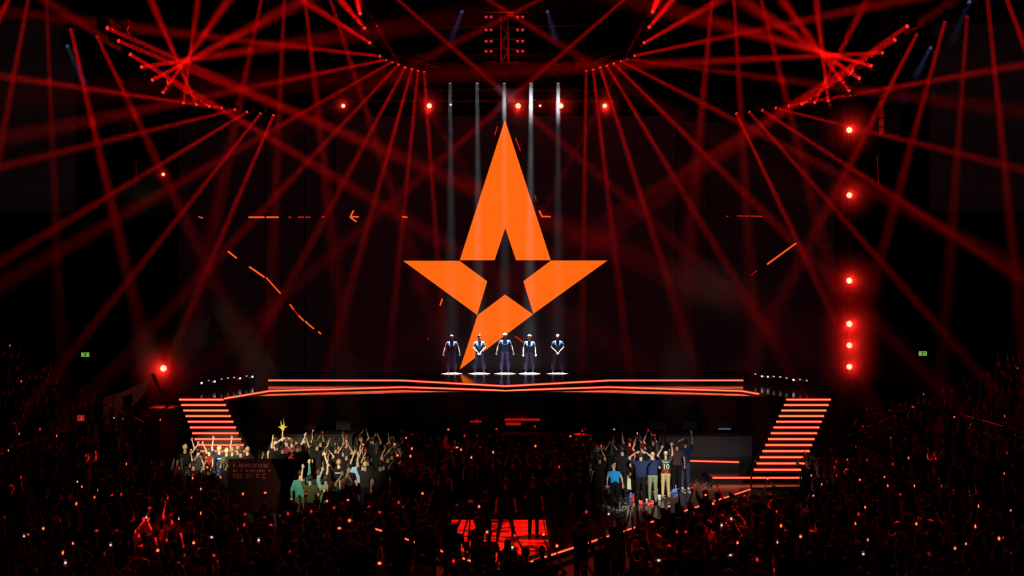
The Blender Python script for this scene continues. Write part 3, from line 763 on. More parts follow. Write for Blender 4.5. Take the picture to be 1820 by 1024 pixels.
def exit_sign(px, py, D, flip, label):
    p = P(px, py, D); r = empty('exit_sign', p, (0, 0, 0), label, 'exit sign')
    MB().box((0, 0.05, 0), (0.36, 0.08, 0.2)).build('casing', M_CASE, r)
    MB().box((0, 0.005, 0), (0.33, 0.012, 0.175)).build('panel', M_GRN, r)
    f = -1 if flip else 1
    fr = MB()
    for (c, d) in (((0, -0.004, 0.083), (0.34, 0.006, 0.016)), ((0, -0.004, -0.083), (0.34, 0.006, 0.016)), ((0.165, -0.004, 0), (0.016, 0.006, 0.18)), ((-0.165, -0.004, 0), (0.016, 0.006, 0.18))):
        fr.box(c, d)
    fr.build('border', M_GRN2, r)
    ar = MB().plate([(-0.13 * f, 0), (-0.085 * f, 0.045), (-0.085 * f, -0.045)][::f], -0.008, -0.002).box((-0.055 * f, -0.005, 0), (0.07, 0.006, 0.03))
    ar.build('arrow', M_GRN2, r)
    fg = MB()
    fg.box((0.1 * f, -0.005, 0), (0.07, 0.005, 0.13))
    fg.build('doorway_pictogram', emit('exit_mid_green%d' % flip, (0.12, 0.42, 0.04), 0.8), r)
    rn = MB().box((0.095 * f, -0.009, 0.04), (0.02, 0.004, 0.02)).bar((0.095 * f, -0.009, 0.03), (0.1 * f, -0.009, -0.005), 0.012, 0.018)
    rn.bar((0.1 * f, -0.009, -0.005), (0.075 * f, -0.009, -0.045), 0.01).bar((0.1 * f, -0.009, -0.005), (0.12 * f, -0.009, -0.045), 0.01).bar((0.095 * f, -0.009, 0.02), (0.07 * f, -0.009, 0.005), 0.008)
    rn.build('running_figure', M_GRN2, r)
    MB().bar((0, 0.09, 0.1), (0, 0.09, 26.1 - p.z), 0.01).build('rod', M_METAL, r)
exit_sign(151.5, 630.5, 44.2, False, 'small green exit sign with an arrow on the dark wall, banner side')
exit_sign(1640, 628.5, 44.2, True, 'small green exit sign with an arrow on the dark wall, lamp tower side')
# ------------------------------------------------------------------ people
_ico = {}
def ico(sub):
    if sub not in _ico:
        bm = bmesh.new(); bmesh.ops.create_icosphere(bm, subdivisions=sub, radius=1)
        _ico[sub] = [v.co.copy() for v in bm.verts]; bm.free()
    return _ico[sub]
def hull(balls, sub=2, X=None):
    """convex hull of balls [(centre, radius or (rx, ry, rz))] -> (verts, faces)"""
    bm = bmesh.new()
    for c, r in balls:
        r = (r, r, r) if isinstance(r, (int, float)) else r
        for u in ico(sub):
            p = Vector((c[0] + u.x * r[0], c[1] + u.y * r[1], c[2] + u.z * r[2]))
            bm.verts.new(X @ p if X else p)
    g = bmesh.ops.convex_hull(bm, input=bm.verts)
    bmesh.ops.delete(bm, geom=list({e for e in g['geom_interior'] + g['geom_unused'] if isinstance(e, bmesh.types.BMVert)}), context='VERTS')
    bm.verts.index_update()
    out = ([tuple(v.co) for v in bm.verts], [tuple(v.index for v in f.verts) for f in bm.faces])
    bm.free()
    return out
def fused(name, hulls, voxel, extra=(), smooth=3):
    """hulls grown together into one continuous skin; extra hulls (fingers) are rooted inside it"""
    b = MB()
    for vs, fs in hulls: b.add(vs, fs)
    o = put('tmp', b.mesh('tmp'))
    md = o.modifiers.new('r', 'REMESH'); md.mode = 'VOXEL'; md.voxel_size = voxel
    sm = o.modifiers.new('s', 'SMOOTH'); sm.factor = 0.5; sm.iterations = smooth
    dg = bpy.context.evaluated_depsgraph_get()
    me = bpy.data.meshes.new_from_object(o.evaluated_get(dg), depsgraph=dg)
    bpy.data.objects.remove(o)
    if extra:
        bm = bmesh.new(); bm.from_mesh(me)
        for vs, fs in extra:
            nv = [bm.verts.new(v) for v in vs]
            for f in fs: bm.faces.new([nv[i] for i in f])
        bm.to_mesh(me); bm.free()
    me.name = name
    me.polygons.foreach_set('use_smooth', [True] * len(me.polygons))
    return me

ARM = {   # elbow, wrist, direction of the hand, curl (left side; the other side is mirrored)
    'down': ((.265, .02, 1.17), (.285, -.05, .93), (0, -.15, -1), .5),
    'out': ((.31, .03, 1.18), (.37, -.07, .95), (.05, -.15, -1), .9),
    'clasp': ((.275, -.01, 1.19), (.07, -.2, 1.0), (-.45, -.15, -.8), .6),
    'phone2': ((.27, -.2, 1.60), (.10, -.27, 1.84), (-.2, -.05, 1), .6),
    'phone1': ((.27, -.19, 1.60), (.16, -.26, 1.86), (-.1, -.05, 1), .6),
    'raise': ((.27, -.05, 1.70), (.25, -.12, 1.96), (0, -.05, 1), .1),
    'vee': ((.38, -.03, 1.64), (.47, -.07, 1.89), (.25, 0, 1), .1),
    'head': ((.40, -.02, 1.58), (.17, .02, 1.77), (-1, .1, .25), .5),
    'wide': ((.43, -.06, 1.50), (.60, -.1, 1.70), (.6, 0, .8), .2),
    'chest': ((.25, -.06, 1.20), (.1, -.3, 1.36), (-.1, -.2, 1), .7),
    'hip': ((.36, .10, 1.20), (.18, -.03, 1.03), (-.6, -.7, -.3), .8),
    'clap': ((.24, -.22, 1.52), (.06, -.27, 1.77), (-.1, 0, 1), .1),
    'horn': ((.27, -.06, 1.70), (.26, -.12, 1.98), (0, 0, 1), 2),
}
_pc = {}
def person_meshes(aL, aR, stance=.11, tilt=0.0, yaw=0.0, hair='short', vox=.026, sleeve=.55, fing=1, build=1.0, bend=0.0):
    key = (aL, aR, stance, tilt, yaw, hair, vox, sleeve, fing, build, bend)
    if key in _pc: return _pc[key]
    B = build
    Xb = Matrix.Translation((0, 0, .98)) @ Matrix.Rotation(math.radians(bend), 4, 'X') @ Matrix.Translation((0, 0, -.98))
    Xh = Xb @ Matrix.Translation((0, 0, 1.53)) @ Matrix.Rotation(math.radians(tilt), 4, 'X') @ Matrix.Rotation(math.radians(yaw), 4, 'Z') @ Matrix.Translation((0, 0, -1.53))
    skin, shirt, trou, hairb, fingers, shoes = [], [], [], [], [], []
    # head: skull, jaw, nose, brow, ears, neck
    skin.append(hull([((0, .008, 1.695), (.074, .092, .092)), ((0, -.035, 1.635), (.05, .055, .05)), ((0, -.045, 1.60), (.03, .035, .02))], X=Xh))
    skin.append(hull([((0, -.095, 1.685), .011), ((0, -.108, 1.652), .015), ((0, -.085, 1.648), .018)], 1, Xh))
    skin.append(hull([((-.03, -.082, 1.70), .014), ((.03, -.082, 1.70), .014)], 1, Xh))
    for s in (-1, 1): skin.append(hull([((s * .076, .008, 1.69), (.012, .02, .03)), ((s * .072, .0, 1.655), (.01, .012, .012))], 1, Xh))
    skin.append(hull([((0, .012, 1.60), (.052, .056, .04)), ((0, .012, 1.46), (.06, .06, .03))], X=Xb))
    # torso under the clothes
    skin.append(hull([((-.14, 0, 1.43), .045), ((.14, 0, 1.43), .045), ((-.09, 0, 1.1), .06), ((.09, 0, 1.1), .06), ((0, 0, .96), (.12, .08, .07))], X=Xb))
    shirt.append(hull([((-.15 * B, .0, 1.425), (.055, .07, .05)), ((.15 * B, .0, 1.425), (.055, .07, .05)), ((0, .005, 1.50), (.062, .062, .02)), ((-.10 * B, .0, 1.26), (.075, .105 * B, .09)), ((.10 * B, 0, 1.26), (.075, .105 * B, .09))], X=Xb))
    shirt.append(hull([((-.10 * B, .0, 1.26), (.075, .105 * B, .09)), ((.10 * B, 0, 1.26), (.075, .105 * B, .09)), ((-.085 * B, 0, .98), (.085, .105 * B, .08)), ((.085 * B, 0, .98), (.085, .105 * B, .08))], X=Xb))
    hands = []
    for s, a in ((1, aL), (-1, aR)):
        el, wr, hd, curl = ARM[a]
        m = lambda p: Vector((p[0] * s, p[1], p[2]))
        sh = m((.175 * B, 0, 1.425)); el = m(el); wr = m(wr); hd = m(hd).normalized()
        skin.append(hull([(sh, .052), (el, .04)], X=Xb)); skin.append(hull([(el, .041), (wr, .026)], X=Xb))
        shirt.append(hull([(sh, .066), (sh.lerp(el, sleeve), .058)], X=Xb))
        if sleeve >= 1:
            shirt.append(hull([(sh, .062), (el, .052)], X=Xb)); shirt.append(hull([(el, .052), (el.lerp(wr, .93), .038)], X=Xb))
        palm = wr + hd * .06
        nrm = Vector((0, -1, 0)) if abs(hd.y) < .8 else Vector((0, 0, 1))
        side = hd.cross(nrm).normalized()
        skin.append(hull([(wr, .024), (palm + side * .022, (.018, .018, .018)), (palm - side * .022, .018)], 1, Xb))
        # four fingers of different length and a thumb leaving the side of the palm
        cin = nrm * (1 if hd.z > 0 else 1)
        for j, (o_, L) in enumerate(((-.03, .062), (-.010, .075), (.011, .07), (.03, .055))):
            base = palm + side * o_ * .9 + hd * .008
            c_ = curl if curl < 1.5 else (0.05 if j in (0, 3) else 1.6)
            d1 = (hd + cin * .5 * c_).normalized(); d2 = (hd * (1 - .55 * min(c_, 1.5)) + cin * 1.1 * c_).normalized()
            k1 = base + d1 * L * .55; k2 = k1 + d2 * L * .5
            fingers.append(hull([(base, .0095), (k1, .0085)], 1, Xb)); fingers.append(hull([(k1, .0085), (k2, .007)], 1, Xb))
        tb = wr + hd * .03 - side * s * .024
        t1 = tb + (hd * .6 - side * s * .8 + cin * .3).normalized() * .035; t2 = t1 + (hd + cin * .4).normalized() * .03
        fingers.append(hull([(tb, .012), (t1, .0105)], 1, Xb)); fingers.append(hull([(t1, .0105), (t2, .008)], 1, Xb))
        hands.append(Xb @ (palm + hd * .03 + nrm * .012))
        # leg
        hip = m((.09, 0, .93)); an = m((stance, .02, .09)); kn = hip.lerp(an, .5) + Vector((0, -.025, 0))
        skin.append(hull([(hip, .075), (kn, .05)])); skin.append(hull([(kn, .05), (an, .035)]))
        skin.append(hull([(an, .036), (an + Vector((s * .01, -.13, -.06)), .025), (an + Vector((0, .04, -.055)), .025)], 1))
        trou.append(hull([(hip, (.098, .105, .09)), (kn, (.066, .07, .06))])); trou.append(hull([(kn, (.066, .07, .06)), (an + Vector((0, 0, .02)), (.052, .056, .03))]))
        shoes.append(hull([(an + Vector((0, 0, -.03)), (.043, .05, .035)), (an + Vector((0, .045, -.06)), (.038, .04, .028)), (an + Vector((s * .012, -.11, -.06)), (.043, .045, .028)), (an + Vector((s * .015, -.17, -.068)), (.032, .03, .02))], 2))
    trou.append(hull([((-.085, 0, .93), (.095, .105, .07)), ((.085, 0, .93), (.095, .105, .07)), ((0, 0, 1.03), (.14, .1, .03))], X=None))
    if hair in ('short', 'crop', 'full'):
        t_ = {'short': .012, 'crop': .006, 'full': .022}[hair]
        hairb.append(hull([((0, .016, 1.722), (.076 + t_, .09 + t_, .066 + t_)), ((0, .045, 1.67), (.066 + t_, .055 + t_, .05))], 2, Xh))
        if hair != 'crop': hairb.append(hull([((-.03, -.07, 1.752), .02 + t_), ((.035, -.068, 1.755), .02 + t_), ((0, -.02, 1.78), .03 + t_)], 1, Xh))
    elif hair == 'long':
        hairb.append(hull([((0, .018, 1.718), (.09, .1, .078)), ((0, .055, 1.63), (.085, .055, .07))], 2, Xh))
        hairb.append(hull([((0, .065, 1.63), (.09, .05, .06)), ((0, .10, 1.36), (.09, .03, .06))], 2, Xb))
    elif hair == 'cap':
        hairb.append(hull([((0, .012, 1.735), (.086, .1, .065))], 2, Xh))
        hairb.append(hull([((-.04, -.12, 1.73), (.03, .05, .008)), ((.04, -.12, 1.73), (.03, .05, .008)), ((0, -.06, 1.735), (.07, .03, .012))], 1, Xh))
    out = {
        'body': fused('body', skin, vox, fingers if fing else (), 2),
        'shirt': fused('shirt', shirt, vox, (), 3),
        'trousers': fused('trousers', trou, vox, (), 3),
        'hair': fused('hair', hairb, min(vox, .02), (), 2) if hairb else None,
        'shoes': [MB().add(*s_).mesh('shoe', smooth=True) for s_ in shoes],
        'hands': hands, 'X': Xh,
    }
    _pc[key] = out
    return out
SKIN = [mat('skin_fair', (0.52, 0.34, 0.25), 0.55), mat('skin_tan', (0.38, 0.23, 0.16), 0.55), mat('skin_brown', (0.2, 0.115, 0.075), 0.55)]
HAIR = {'dark': mat('hair_dark', (0.012, 0.009, 0.008), 0.5), 'brown': mat('hair_brown', (0.06, 0.032, 0.018), 0.5), 'blond': mat('hair_blond', (0.62, 0.44, 0.2), 0.5),
        'reddish': mat('hair_reddish', (0.16, 0.05, 0.02), 0.5), 'light brown': mat('hair_light_brown', (0.36, 0.22, 0.12), 0.5), 'white cap': mat('cap_white', (0.6, 0.6, 0.6), 0.7), 'navy cap': mat('cap_navy', (0.02, 0.03, 0.1), 0.7)}
CL = {'black': (0.009, 0.008, 0.009), 'charcoal': (0.024, 0.022, 0.025), 'navy': (0.014, 0.022, 0.07), 'dark red': (0.16, 0.012, 0.012), 'grey': (0.11, 0.105, 0.1),
      'olive': (0.06, 0.07, 0.022), 'teal': (0.05, 0.2, 0.17), 'light blue': (0.24, 0.42, 0.66), 'mint': (0.22, 0.38, 0.3), 'bright blue': (0.02, 0.27, 0.72), 'khaki green': (0.16, 0.19, 0.11),
      'sand': (0.42, 0.32, 0.14), 'denim': (0.035, 0.05, 0.13), 'white': (0.5, 0.5, 0.5), 'brown': (0.06, 0.03, 0.028), 'red': (0.45, 0.02, 0.02)}
CLM = {k: mat('cloth_' + k.replace(' ', '_'), v, 0.9, spec=0.1) for k, v in CL.items()}
M_SHOE_D = mat('shoe_dark', (0.02, 0.02, 0.02), 0.6); M_SHOE_W = mat('shoe_white', (0.6, 0.6, 0.62), 0.6)
M_EYE = mat('eye_dark', (0.02, 0.015, 0.012), 0.3); M_MOUTH = mat('mouth_red', (0.22, 0.07, 0.06), 0.6)

def person(pm, loc, rz, h, skin, hair, shirt, trousers, label, group=None, shoe=None, face=False):
    k = h / 1.785
    o = put('person', pm['body'], None, loc, (0, 0, rz), skin); o.scale = (k, k, k)
    tag(o, label, 'person', group)
    if pm['hair'] is not None: put('hair', pm['hair'], o, mat=hair)
    put('shirt', pm['shirt'], o, mat=shirt)
    put('trousers', pm['trousers'], o, mat=trousers)
    for s_ in pm['shoes']: put('shoe', s_, o, mat=shoe or M_SHOE_D)
    if face:
        X = pm['X']
        for s_ in (-1, 1):
            MB().add(*hull([((s_ * .03, -.089, 1.69), (.014, .008, .009))], 1, X)).build('eye', M_EYE, o, smooth=True)
        MB().add(*hull([((-.018, -.094, 1.622), .007), ((.018, -.094, 1.622), .007), ((0, -.098, 1.622), .008)], 1, X)).build('mouth', M_MOUTH, o, smooth=True)
    return o

# ------------------------------------------------------------------ the five players
def jersey():
    m = bpy.data.materials.new('navy_jersey'); m.use_nodes = True
    nt = m.node_tree; b = nt.nodes['Principled BSDF']; b.inputs['Roughness'].default_value = 0.7
    N = nt.nodes.new; L = nt.links.new
    tc = N('ShaderNodeTexCoord'); sp = N('ShaderNodeSeparateXYZ'); L(tc.outputs['Object'], sp.inputs[0])
    ab = N('ShaderNodeMath'); ab.operation = 'ABSOLUTE'; L(sp.outputs['X'], ab.inputs[0])
    g1 = N('ShaderNodeMath'); g1.operation = 'GREATER_THAN'; g1.inputs[1].default_value = 0.075; L(ab.outputs[0], g1.inputs[0])
    g2 = N('ShaderNodeMath'); g2.operation = 'GREATER_THAN'; g2.inputs[1].default_value = 1.33; L(sp.outputs['Z'], g2.inputs[0])
    mu = N('ShaderNodeMath'); mu.operation = 'MULTIPLY'; L(g1.outputs[0], mu.inputs[0]); L(g2.outputs[0], mu.inputs[1])
    mx_ = N('ShaderNodeMix'); mx_.data_type = 'RGBA'; mx_.inputs['A'].default_value = (0.02, 0.03, 0.09, 1); mx_.inputs['B'].default_value = (0.10, 0.2, 0.42, 1)  # light-blue shoulder patches, with the overhead light put into their colour
    L(mu.outputs[0], mx_.inputs['Factor']); L(mx_.outputs['Result'], b.inputs['Base Color'])
    return m
M_JERSEY = jersey()
M_TRACK = mat('navy_track_trousers', (0.12, 0.1, 0.28), 0.8)
M_DISC = mat('white_floor_disc', (0.42, 0.43, 0.40), 0.5)
M_MARK = mat('white_print', (0.7, 0.7, 0.7), 0.7); M_BLUEP = mat('blue_print', (0.12, 0.32, 0.6), 0.7)
PL = [
    (803, 1.80, 'out', 'out', .15, 14, 0, 'short', 'light brown', 'with fair brown hair, arms hanging out, nearest the banner', 0),
    (852, 1.80, 'clasp', 'clasp', .20, 0, 20, 'short', 'dark', 'with dark hair and hands clasped, beside the falling star tip', 1),
    (897.5, 1.88, 'out', 'out', .14, 22, 0, 'full', 'blond', 'with blond mop of hair looking down, tallest, in the middle', 0),
    (941, 1.80, 'down', 'down', .16, 6, -40, 'short', 'blond', 'with blond hair turned aside, under the brightest down-light', 0),
    (991, 1.83, 'clasp', 'clasp', .21, 8, 0, 'crop', 'light brown', 'with cropped hair and clasped hands, standing apart from the star', 1),
]
for i, (px, h, aL, aR, st, tilt, yaw, hs, hc, txt, chest) in enumerate(PL):
    x = (px - CX) * DP / F
    d = MB().lathe([(0.50, 0), (0.52, 0.008), (0.52, 0.016), (0.505, 0.022)], n=40).build('floor_disc', M_DISC, None, (x, DP, ZU))  # pale disc added to stand in for the down-light's pool
    tag(d, 'thin white disc on the black deck under the player ' + ['nearest the banner', 'beside the star tip', 'in the middle', 'under the brightest down-light', 'standing apart from the star'][i], 'floor disc', 'white discs under the players')
    pm = person_meshes(aL, aR, st, tilt, yaw, hs, .014, .5, 1)
    o = person(pm, (x, DP - 0.03, ZU + .022), 0, h, SKIN[0], HAIR[hc], M_JERSEY, M_TRACK, 'player in navy jersey ' + txt, 'players on the stage', M_SHOE_W if i in (1, 3, 4) else mat('shoe_tan', (0.3, 0.2, 0.17), 0.6), True)
    MB().box((-.035, -.112, 1.30), (.035, .012, .022)).box((.01, -.112, 1.30), (.03, .012, .02)).box((.045, -.112, 1.30), (.02, .012, .024)).build('chest_print', M_MARK, o)
    if chest: MB().plate([(-.06, 1.22), (0, 1.27), (.07, 1.23), (.05, 1.14), (-.04, 1.13)], -.118, -.09).build('front_print', M_BLUEP, o)
    for s in (-1, 1):
        MB().bar((s * (st + .062), .02, .2), (s * (st + .045), 0, .5), .006, .02).build('side_stripe', M_MARK, o)

# ------------------------------------------------------------------ props near the audience
ban = empty('notice_board', (-8.45, 33.5, 0.0), label='dark board with rows of faint red lettering standing amid the crowd', cat='board')
MB().box((0, 0, 1.0), (2.25, 0.08, 1.75)).build('panel', mat('board_dark_red', (0.009, 0.002, 0.002), 0.9, spec=0.02), ban)
MB().box((-1.0, 0.15, 0.07), (0.06, 0.6, 0.14)).box((1.0, 0.15, 0.07), (0.06, 0.6, 0.14)).build('foot', M_METAL, ban)
tx = MB(); r2 = random.Random(3)
for row, (z, hh) in enumerate(((1.66, .1), (1.48, .07), (1.30, .12))):
    x = -0.95
    while x < 0.25:
        w_ = hh * r2.choice((.5, .6, .75))
        if r2.random() > .12:
            tx.box((x + w_ / 2, -.043, z + hh / 2), (w_, .004, hh * .16)); tx.box((x + .01, -.043, z), (.014, .004, hh))
            if r2.random() > .4: tx.box((x + w_ / 2, -.043, z - hh / 2), (w_, .004, hh * .16))
            if r2.random() > .5: tx.box((x + w_, -.043, z), (.014, .004, hh))
            if r2.random() > .6: tx.box((x + w_ / 2, -.043, z), (w_, .004, hh * .16))
        x += w_ + .035
tx.build('lettering', mat('red_lettering', (0.13, 0.01, 0.009), 0.7), ban)
bx = MB().box((0, 0, 1.35), (0.95, 0.95, 2.7)).build('black_case_tower', M_BLACK, None, (-14.35, 40.9, 0)); tag(bx, 'tall black box beside the banner stairs with a red-lit top', 'case')
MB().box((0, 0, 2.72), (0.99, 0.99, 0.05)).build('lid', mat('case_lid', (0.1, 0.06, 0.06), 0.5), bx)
pl = MB().cyl((0, 0, 0), (-0.62, 0, 1.35), 0.07, n=10).build('leaning_pole', M_METAL, None, (-14.2, 40.9, 2.745)); tag(pl, 'leaning black pole standing on the tall black box', 'pole')
# pale vomitory wall behind the banner-side stand
vw = empty('concrete_wall_piece', (0, 44.6, 0), label='pale sloping concrete wall with a dark arched opening, banner side', cat='wall')
def wx(px): return (px - CX) * 44.6 / F
def wz(py): return H - (py - CY) * 44.6 / F
top = [(183, 707), (194, 705), (246, 684), (265, 674), (266, 700)]
b = MB()
for (a0, a1, y0a, y0b, y1a, y1b) in ((183, 216, 708, 697, 800, 800), (216, 236, 697, 688, 706, 700), (236, 262, 688, 676, 722, 695)):
    b.plate([(wx(a0), wz(y0a)), (wx(a1), wz(y0b)), (wx(a1), wz(y1b)), (wx(a0), wz(y1a))], 0, 0.25)
b.build('slab', M_CONC, vw)
MB().box((wx(202), -0.01, 1.5), (0.03, 0.02, 3.2)).build('joint', M_BLACK, vw)
wash('vomitory_light', (-16.5, 41.0, 6.5), (-17.0, 44.6, 2.8), 0.8, 60, (1, 0.9, 0.8))  # added dim lamp to bring out the pale wall
eb = empty('lit_red_box_sign', P(145, 743, 37), label='small glowing red box sign in the banner-side stand', cat='sign')
MB().box((0, 0, 0), (0.3, 0.12, 0.26)).build('casing', M_CASE, eb)
MB().box((0, -0.065, 0), (0.27, 0.01, 0.23)).build('panel', emit('box_red', (0.28, 0.01, 0.006), 1), eb)
MB().box((0.03, -0.075, 0), (0.04, 0.006, 0.14)).build('mark', emit('box_red2', (0.7, 0.06, 0.03), 1), eb)
MB().bar((0, 0.05, -0.13), (0, 0.05, -(eb.location.z - 1.45)), 0.04).build('post', M_METAL, eb)

# seating stands
def stand(sgn, label):
    r = empty('seating_stand', (0, 0, 0), label=label, cat='stand')
    for k in range(11):
        x0 = 13.9 + 0.85 * k; z = 0.36 * (k + 1)
        MB().box((sgn * (x0 + 0.425), 32.2, z / 2), (0.85, 20.4, z)).build('step', M_SEAT, r)
    return r
stand(-1, 'stepped seating stand on the banner side, full of people')
stand(1, 'stepped seating stand on the lamp tower side, full of people')
M_RAIL = mat('rail_grey', (0.35, 0.3, 0.3), 0.4, 0.7)
def rail(p0, p1, label, n=4):
    p0, p1 = Vector(p0), Vector(p1)
    r = empty('handrail', p0, label=label, cat='railing', group='handrails in the stands')
    MB().cyl((0, 0, 0.95), p1 - p0 + Vector((0, 0, 0.95)), 0.02, n=8).cyl((0, 0, 0.5), p1 - p0 + Vector((0, 0, 0.5)), 0.014, n=8).build('rail', M_RAIL, r)
    for i in range(n + 1):
        q = (p1 - p0) * (i / n); MB().cyl(q, q + Vector((0, 0, 0.95)), 0.018, n=8).build('post', M_RAIL, r)
rail((19.9, 42.2, 2.88), (14.2, 42.2, 0.36), 'sloping handrail at the far end of the lamp-tower-side stand')
rail((17.4, 38.5, 1.8), (17.4, 33.0, 1.8), 'long level handrail midway up the lamp-tower-side stand', 6)
rail((-19.9, 42.2, 2.88), (-14.2, 42.2, 0.36), 'sloping handrail at the far end of the banner-side stand')
rail((-16.5, 37.5, 1.44), (-16.5, 33.0, 1.44), 'long level handrail midway up the banner-side stand', 6)

# litter and small things on the walkway
def small(name, b, m, loc, label, cat, group=None):
    o = b.build(name, m, None, loc); tag(o, label, cat, group); return o
def at_floor(px, py): p = PZ(px, py, ZW); return p
cols = {'red': CLM['red'], 'white': M_SHOE_W, 'blue': mat('plastic_blue', (0.03, 0.1, 0.5), 0.5)}
M_REDB = mat('bag_red', (0.75, 0.02, 0.015), 0.5)
for i, (px, py, c, w_, h_, txt) in enumerate([(1128, 892, 'red', .16, .3, 'upright red paper bag beside the man in black trousers'), (1141, 897, 'red', .32, .14, 'red folded bag between the feet of the man in black trousers'),
        (1156, 897, 'red', .28, .08, 'flat red carton by the bald man\'s shoes'), (1123, 886, 'blue', .2, .22, 'small blue bag behind the upright red one'),
        (1172, 875, 'blue', .36, .22, 'blue and white carrier bag beside the jersey fan'), (1201, 876, 'blue', .34, .14, 'crumpled blue bag behind the jersey fan')]):
    g = hull([((-w_ * .35, 0, .02), (.05, .05, .02)), ((w_ * .35, 0, .02), (.05, .06, .02)), ((-w_ * .25, .02, h_ * .85), (.03, .03, .02)), ((w_ * .3, -.01, h_), (.04, .03, .02))], 1)
    p = at_floor(px, py)
    small('carrier_bag', MB().add(*g), M_REDB if c == 'red' else cols[c], p, txt, 'bag')
cup = MB().lathe([(0.033, 0), (0.036, 0.02), (0.045, 0.12), (0.046, 0.125), (0.04, 0.12), (0.03, 0.01)], n=14).mesh('cup', [M_SHOE_W], smooth=True)
for i, (px, py, txt) in enumerate([(1134, 898, 'beside the red folded bag'), (1148, 896, 'between the red bag and the bald man'), (1082, 910, 'nearest the crouching man'), (1099, 902, 'at the feet of the crouching man'),
                                   (1199, 871, 'behind the jersey fan'), (1208, 872, 'by the feet of the man in jeans'), (1172, 889, 'in front of the bald man')]):
    o = put('plastic_cup', cup, None, at_floor(px, py)); o.scale = (1.4, 1.4, 1.4); tag(o, 'white plastic cup on the walkway floor ' + txt, 'cup', 'plastic cups on the walkway')
cf = MB()
for i in range(140):
    t = r2.random(); px = 1075 + 190 * t + r2.gauss(0, 5); py = 915 - 58 * t + r2.gauss(0, 4)
    p = at_floor(px, py); cf.box((p.x, p.y, ZW + .008), (r2.uniform(.02, .07), r2.uniform(.02, .06), .014), rz=r2.random() * 3)
tag(cf.build('confetti', M_SHOE_W), 'white scraps of paper scattered in a line across the walkway', 'litter', kind='stuff')
bgp = at_floor(1113, 882)
g = hull([((-.2, 0, .62), (.05, .06, .03)), ((.16, 0, .66), (.05, .06, .03)), ((.28, -.1, .2), (.04, .06, .03)), ((-.02, -.12, .25), (.05, .05, .03))], 2)
ch = empty('folding_chair', bgp, label='black folding chair draped with a pale green jacket, beside the crouching man', cat='chair')
MB().box((0, 0, .42), (.42, .4, .03)).build('seat', M_CASE, ch)
MB().box((0, -.19, .66), (.4, .02, .2)).build('backrest', M_CASE, ch)
for a in (-1, 1):
    MB().bar((a * .19, -.19, .8), (a * .19, .18, .0), .02).build('leg', M_METAL, ch); MB().bar((a * .17, .16, .42), (a * .17, -.2, .0), .02).build('leg', M_METAL, ch)
jk = MB().add(*hull([((-.2, -.23, .72), (.04, .03, .03)), ((.18, -.23, .76), (.05, .03, .03)), ((.24, -.25, .28), (.05, .03, .03)), ((-.05, -.25, .34), (.05, .03, .03))], 2)).build('jacket', mat('pale_green_cloth', (0.45, 0.5, 0.33), 0.8), None, bgp)
tag(jk, 'pale green jacket hanging over the black folding chair', 'jacket')

# ------------------------------------------------------------------ singled-out people of the audience
M_BIGW = mat('print_white', (0.6, 0.6, 0.58), 0.7)
def jersey10():
    m = bpy.data.materials.new('striped_red_jersey'); m.use_nodes = True
    nt = m.node_tree; b = nt.nodes['Principled BSDF']; N = nt.nodes.new; L = nt.links.new
    tc = N('ShaderNodeTexCoord'); sp = N('ShaderNodeSeparateXYZ'); L(tc.outputs['Object'], sp.inputs[0])
    g2 = N('ShaderNodeMath'); g2.operation = 'GREATER_THAN'; g2.inputs[1].default_value = 1.12; L(sp.outputs['Z'], g2.inputs[0])
    nz = N('ShaderNodeTexVoronoi'); nz.inputs['Scale'].default_value = 22; L(tc.outputs['Object'], nz.inputs['Vector'])
    cr = N('ShaderNodeValToRGB'); cr.color_ramp.elements[0].color = (0.5, 0.02, 0.02, 1); cr.color_ramp.elements[1].color = (0.06, 0.005, 0.005, 1); cr.color_ramp.elements[0].position = .35; cr.color_ramp.elements[1].position = .5
    L(nz.outputs['Distance'], cr.inputs['Fac'])
    mx_ = N('ShaderNodeMix'); mx_.data_type = 'RGBA'; mx_.inputs['B'].default_value = (0.012, 0.011, 0.012, 1)
    L(g2.outputs[0], mx_.inputs['Factor']); L(cr.outputs['Color'], mx_.inputs['A']); L(mx_.outputs['Result'], b.inputs['Base Color'])
    return m
def yaw_to(f): return math.atan2(f[0], -f[1])
taken = []
def fan(px, py, zf, aL, aR, hair, hc, shirt, trousers, label, h=1.76, feet=True, rot=0.0, D=None, skin=0, group=None, shoe=None, **k):
    """a fan seen from behind; (px, py) is the feet (feet=True) or the top of the head"""
    p = PZ(px, py, zf) if feet else PZ(px, py, zf + h)
    if D: p = Vector(((px - CX) * D / F, D, zf))
    p = Vector((p.x, p.y, zf))
    pm = person_meshes(aL, aR, hair=hair, vox=.02, **k)
    taken.append((p.x, p.y))
    o = person(pm, p, math.pi + rot, h, SKIN[skin], HAIR.get(hc), shirt if not isinstance(shirt, str) else CLM[shirt], CLM[trousers], label, group, shoe)
    return o, pm
def back_print(o, rows, m=M_BIGW, y=.118):
    b = MB()
    for (x0, x1, z, hh) in rows:
        b.box(((x0 + x1) / 2, y, z), (x1 - x0, .014, hh))
    b.build('back_print', m, o)
WORD = [(-.10, -.075, 1.36, .035), (-.065, -.04, 1.365, .03), (-.03, -.005, 1.36, .035), (.004, .03, 1.362, .032), (.04, .065, 1.36, .035), (.075, .10, 1.365, .03)]
G = 'fans standing on the bright part of the walkway'
fan(1160, 894, ZW, 'down', 'chest', None, None, 'navy', 'khaki green', 'bald man in navy T-shirt and green trousers seen from behind', 1.76, group=G)
fan(1139, 898, ZW, 'head', 'head', 'crop', 'dark', 'navy', 'black', 'broad man in dark T-shirt and black trousers, both hands up at his head', 1.8, group=G, build=1.35)
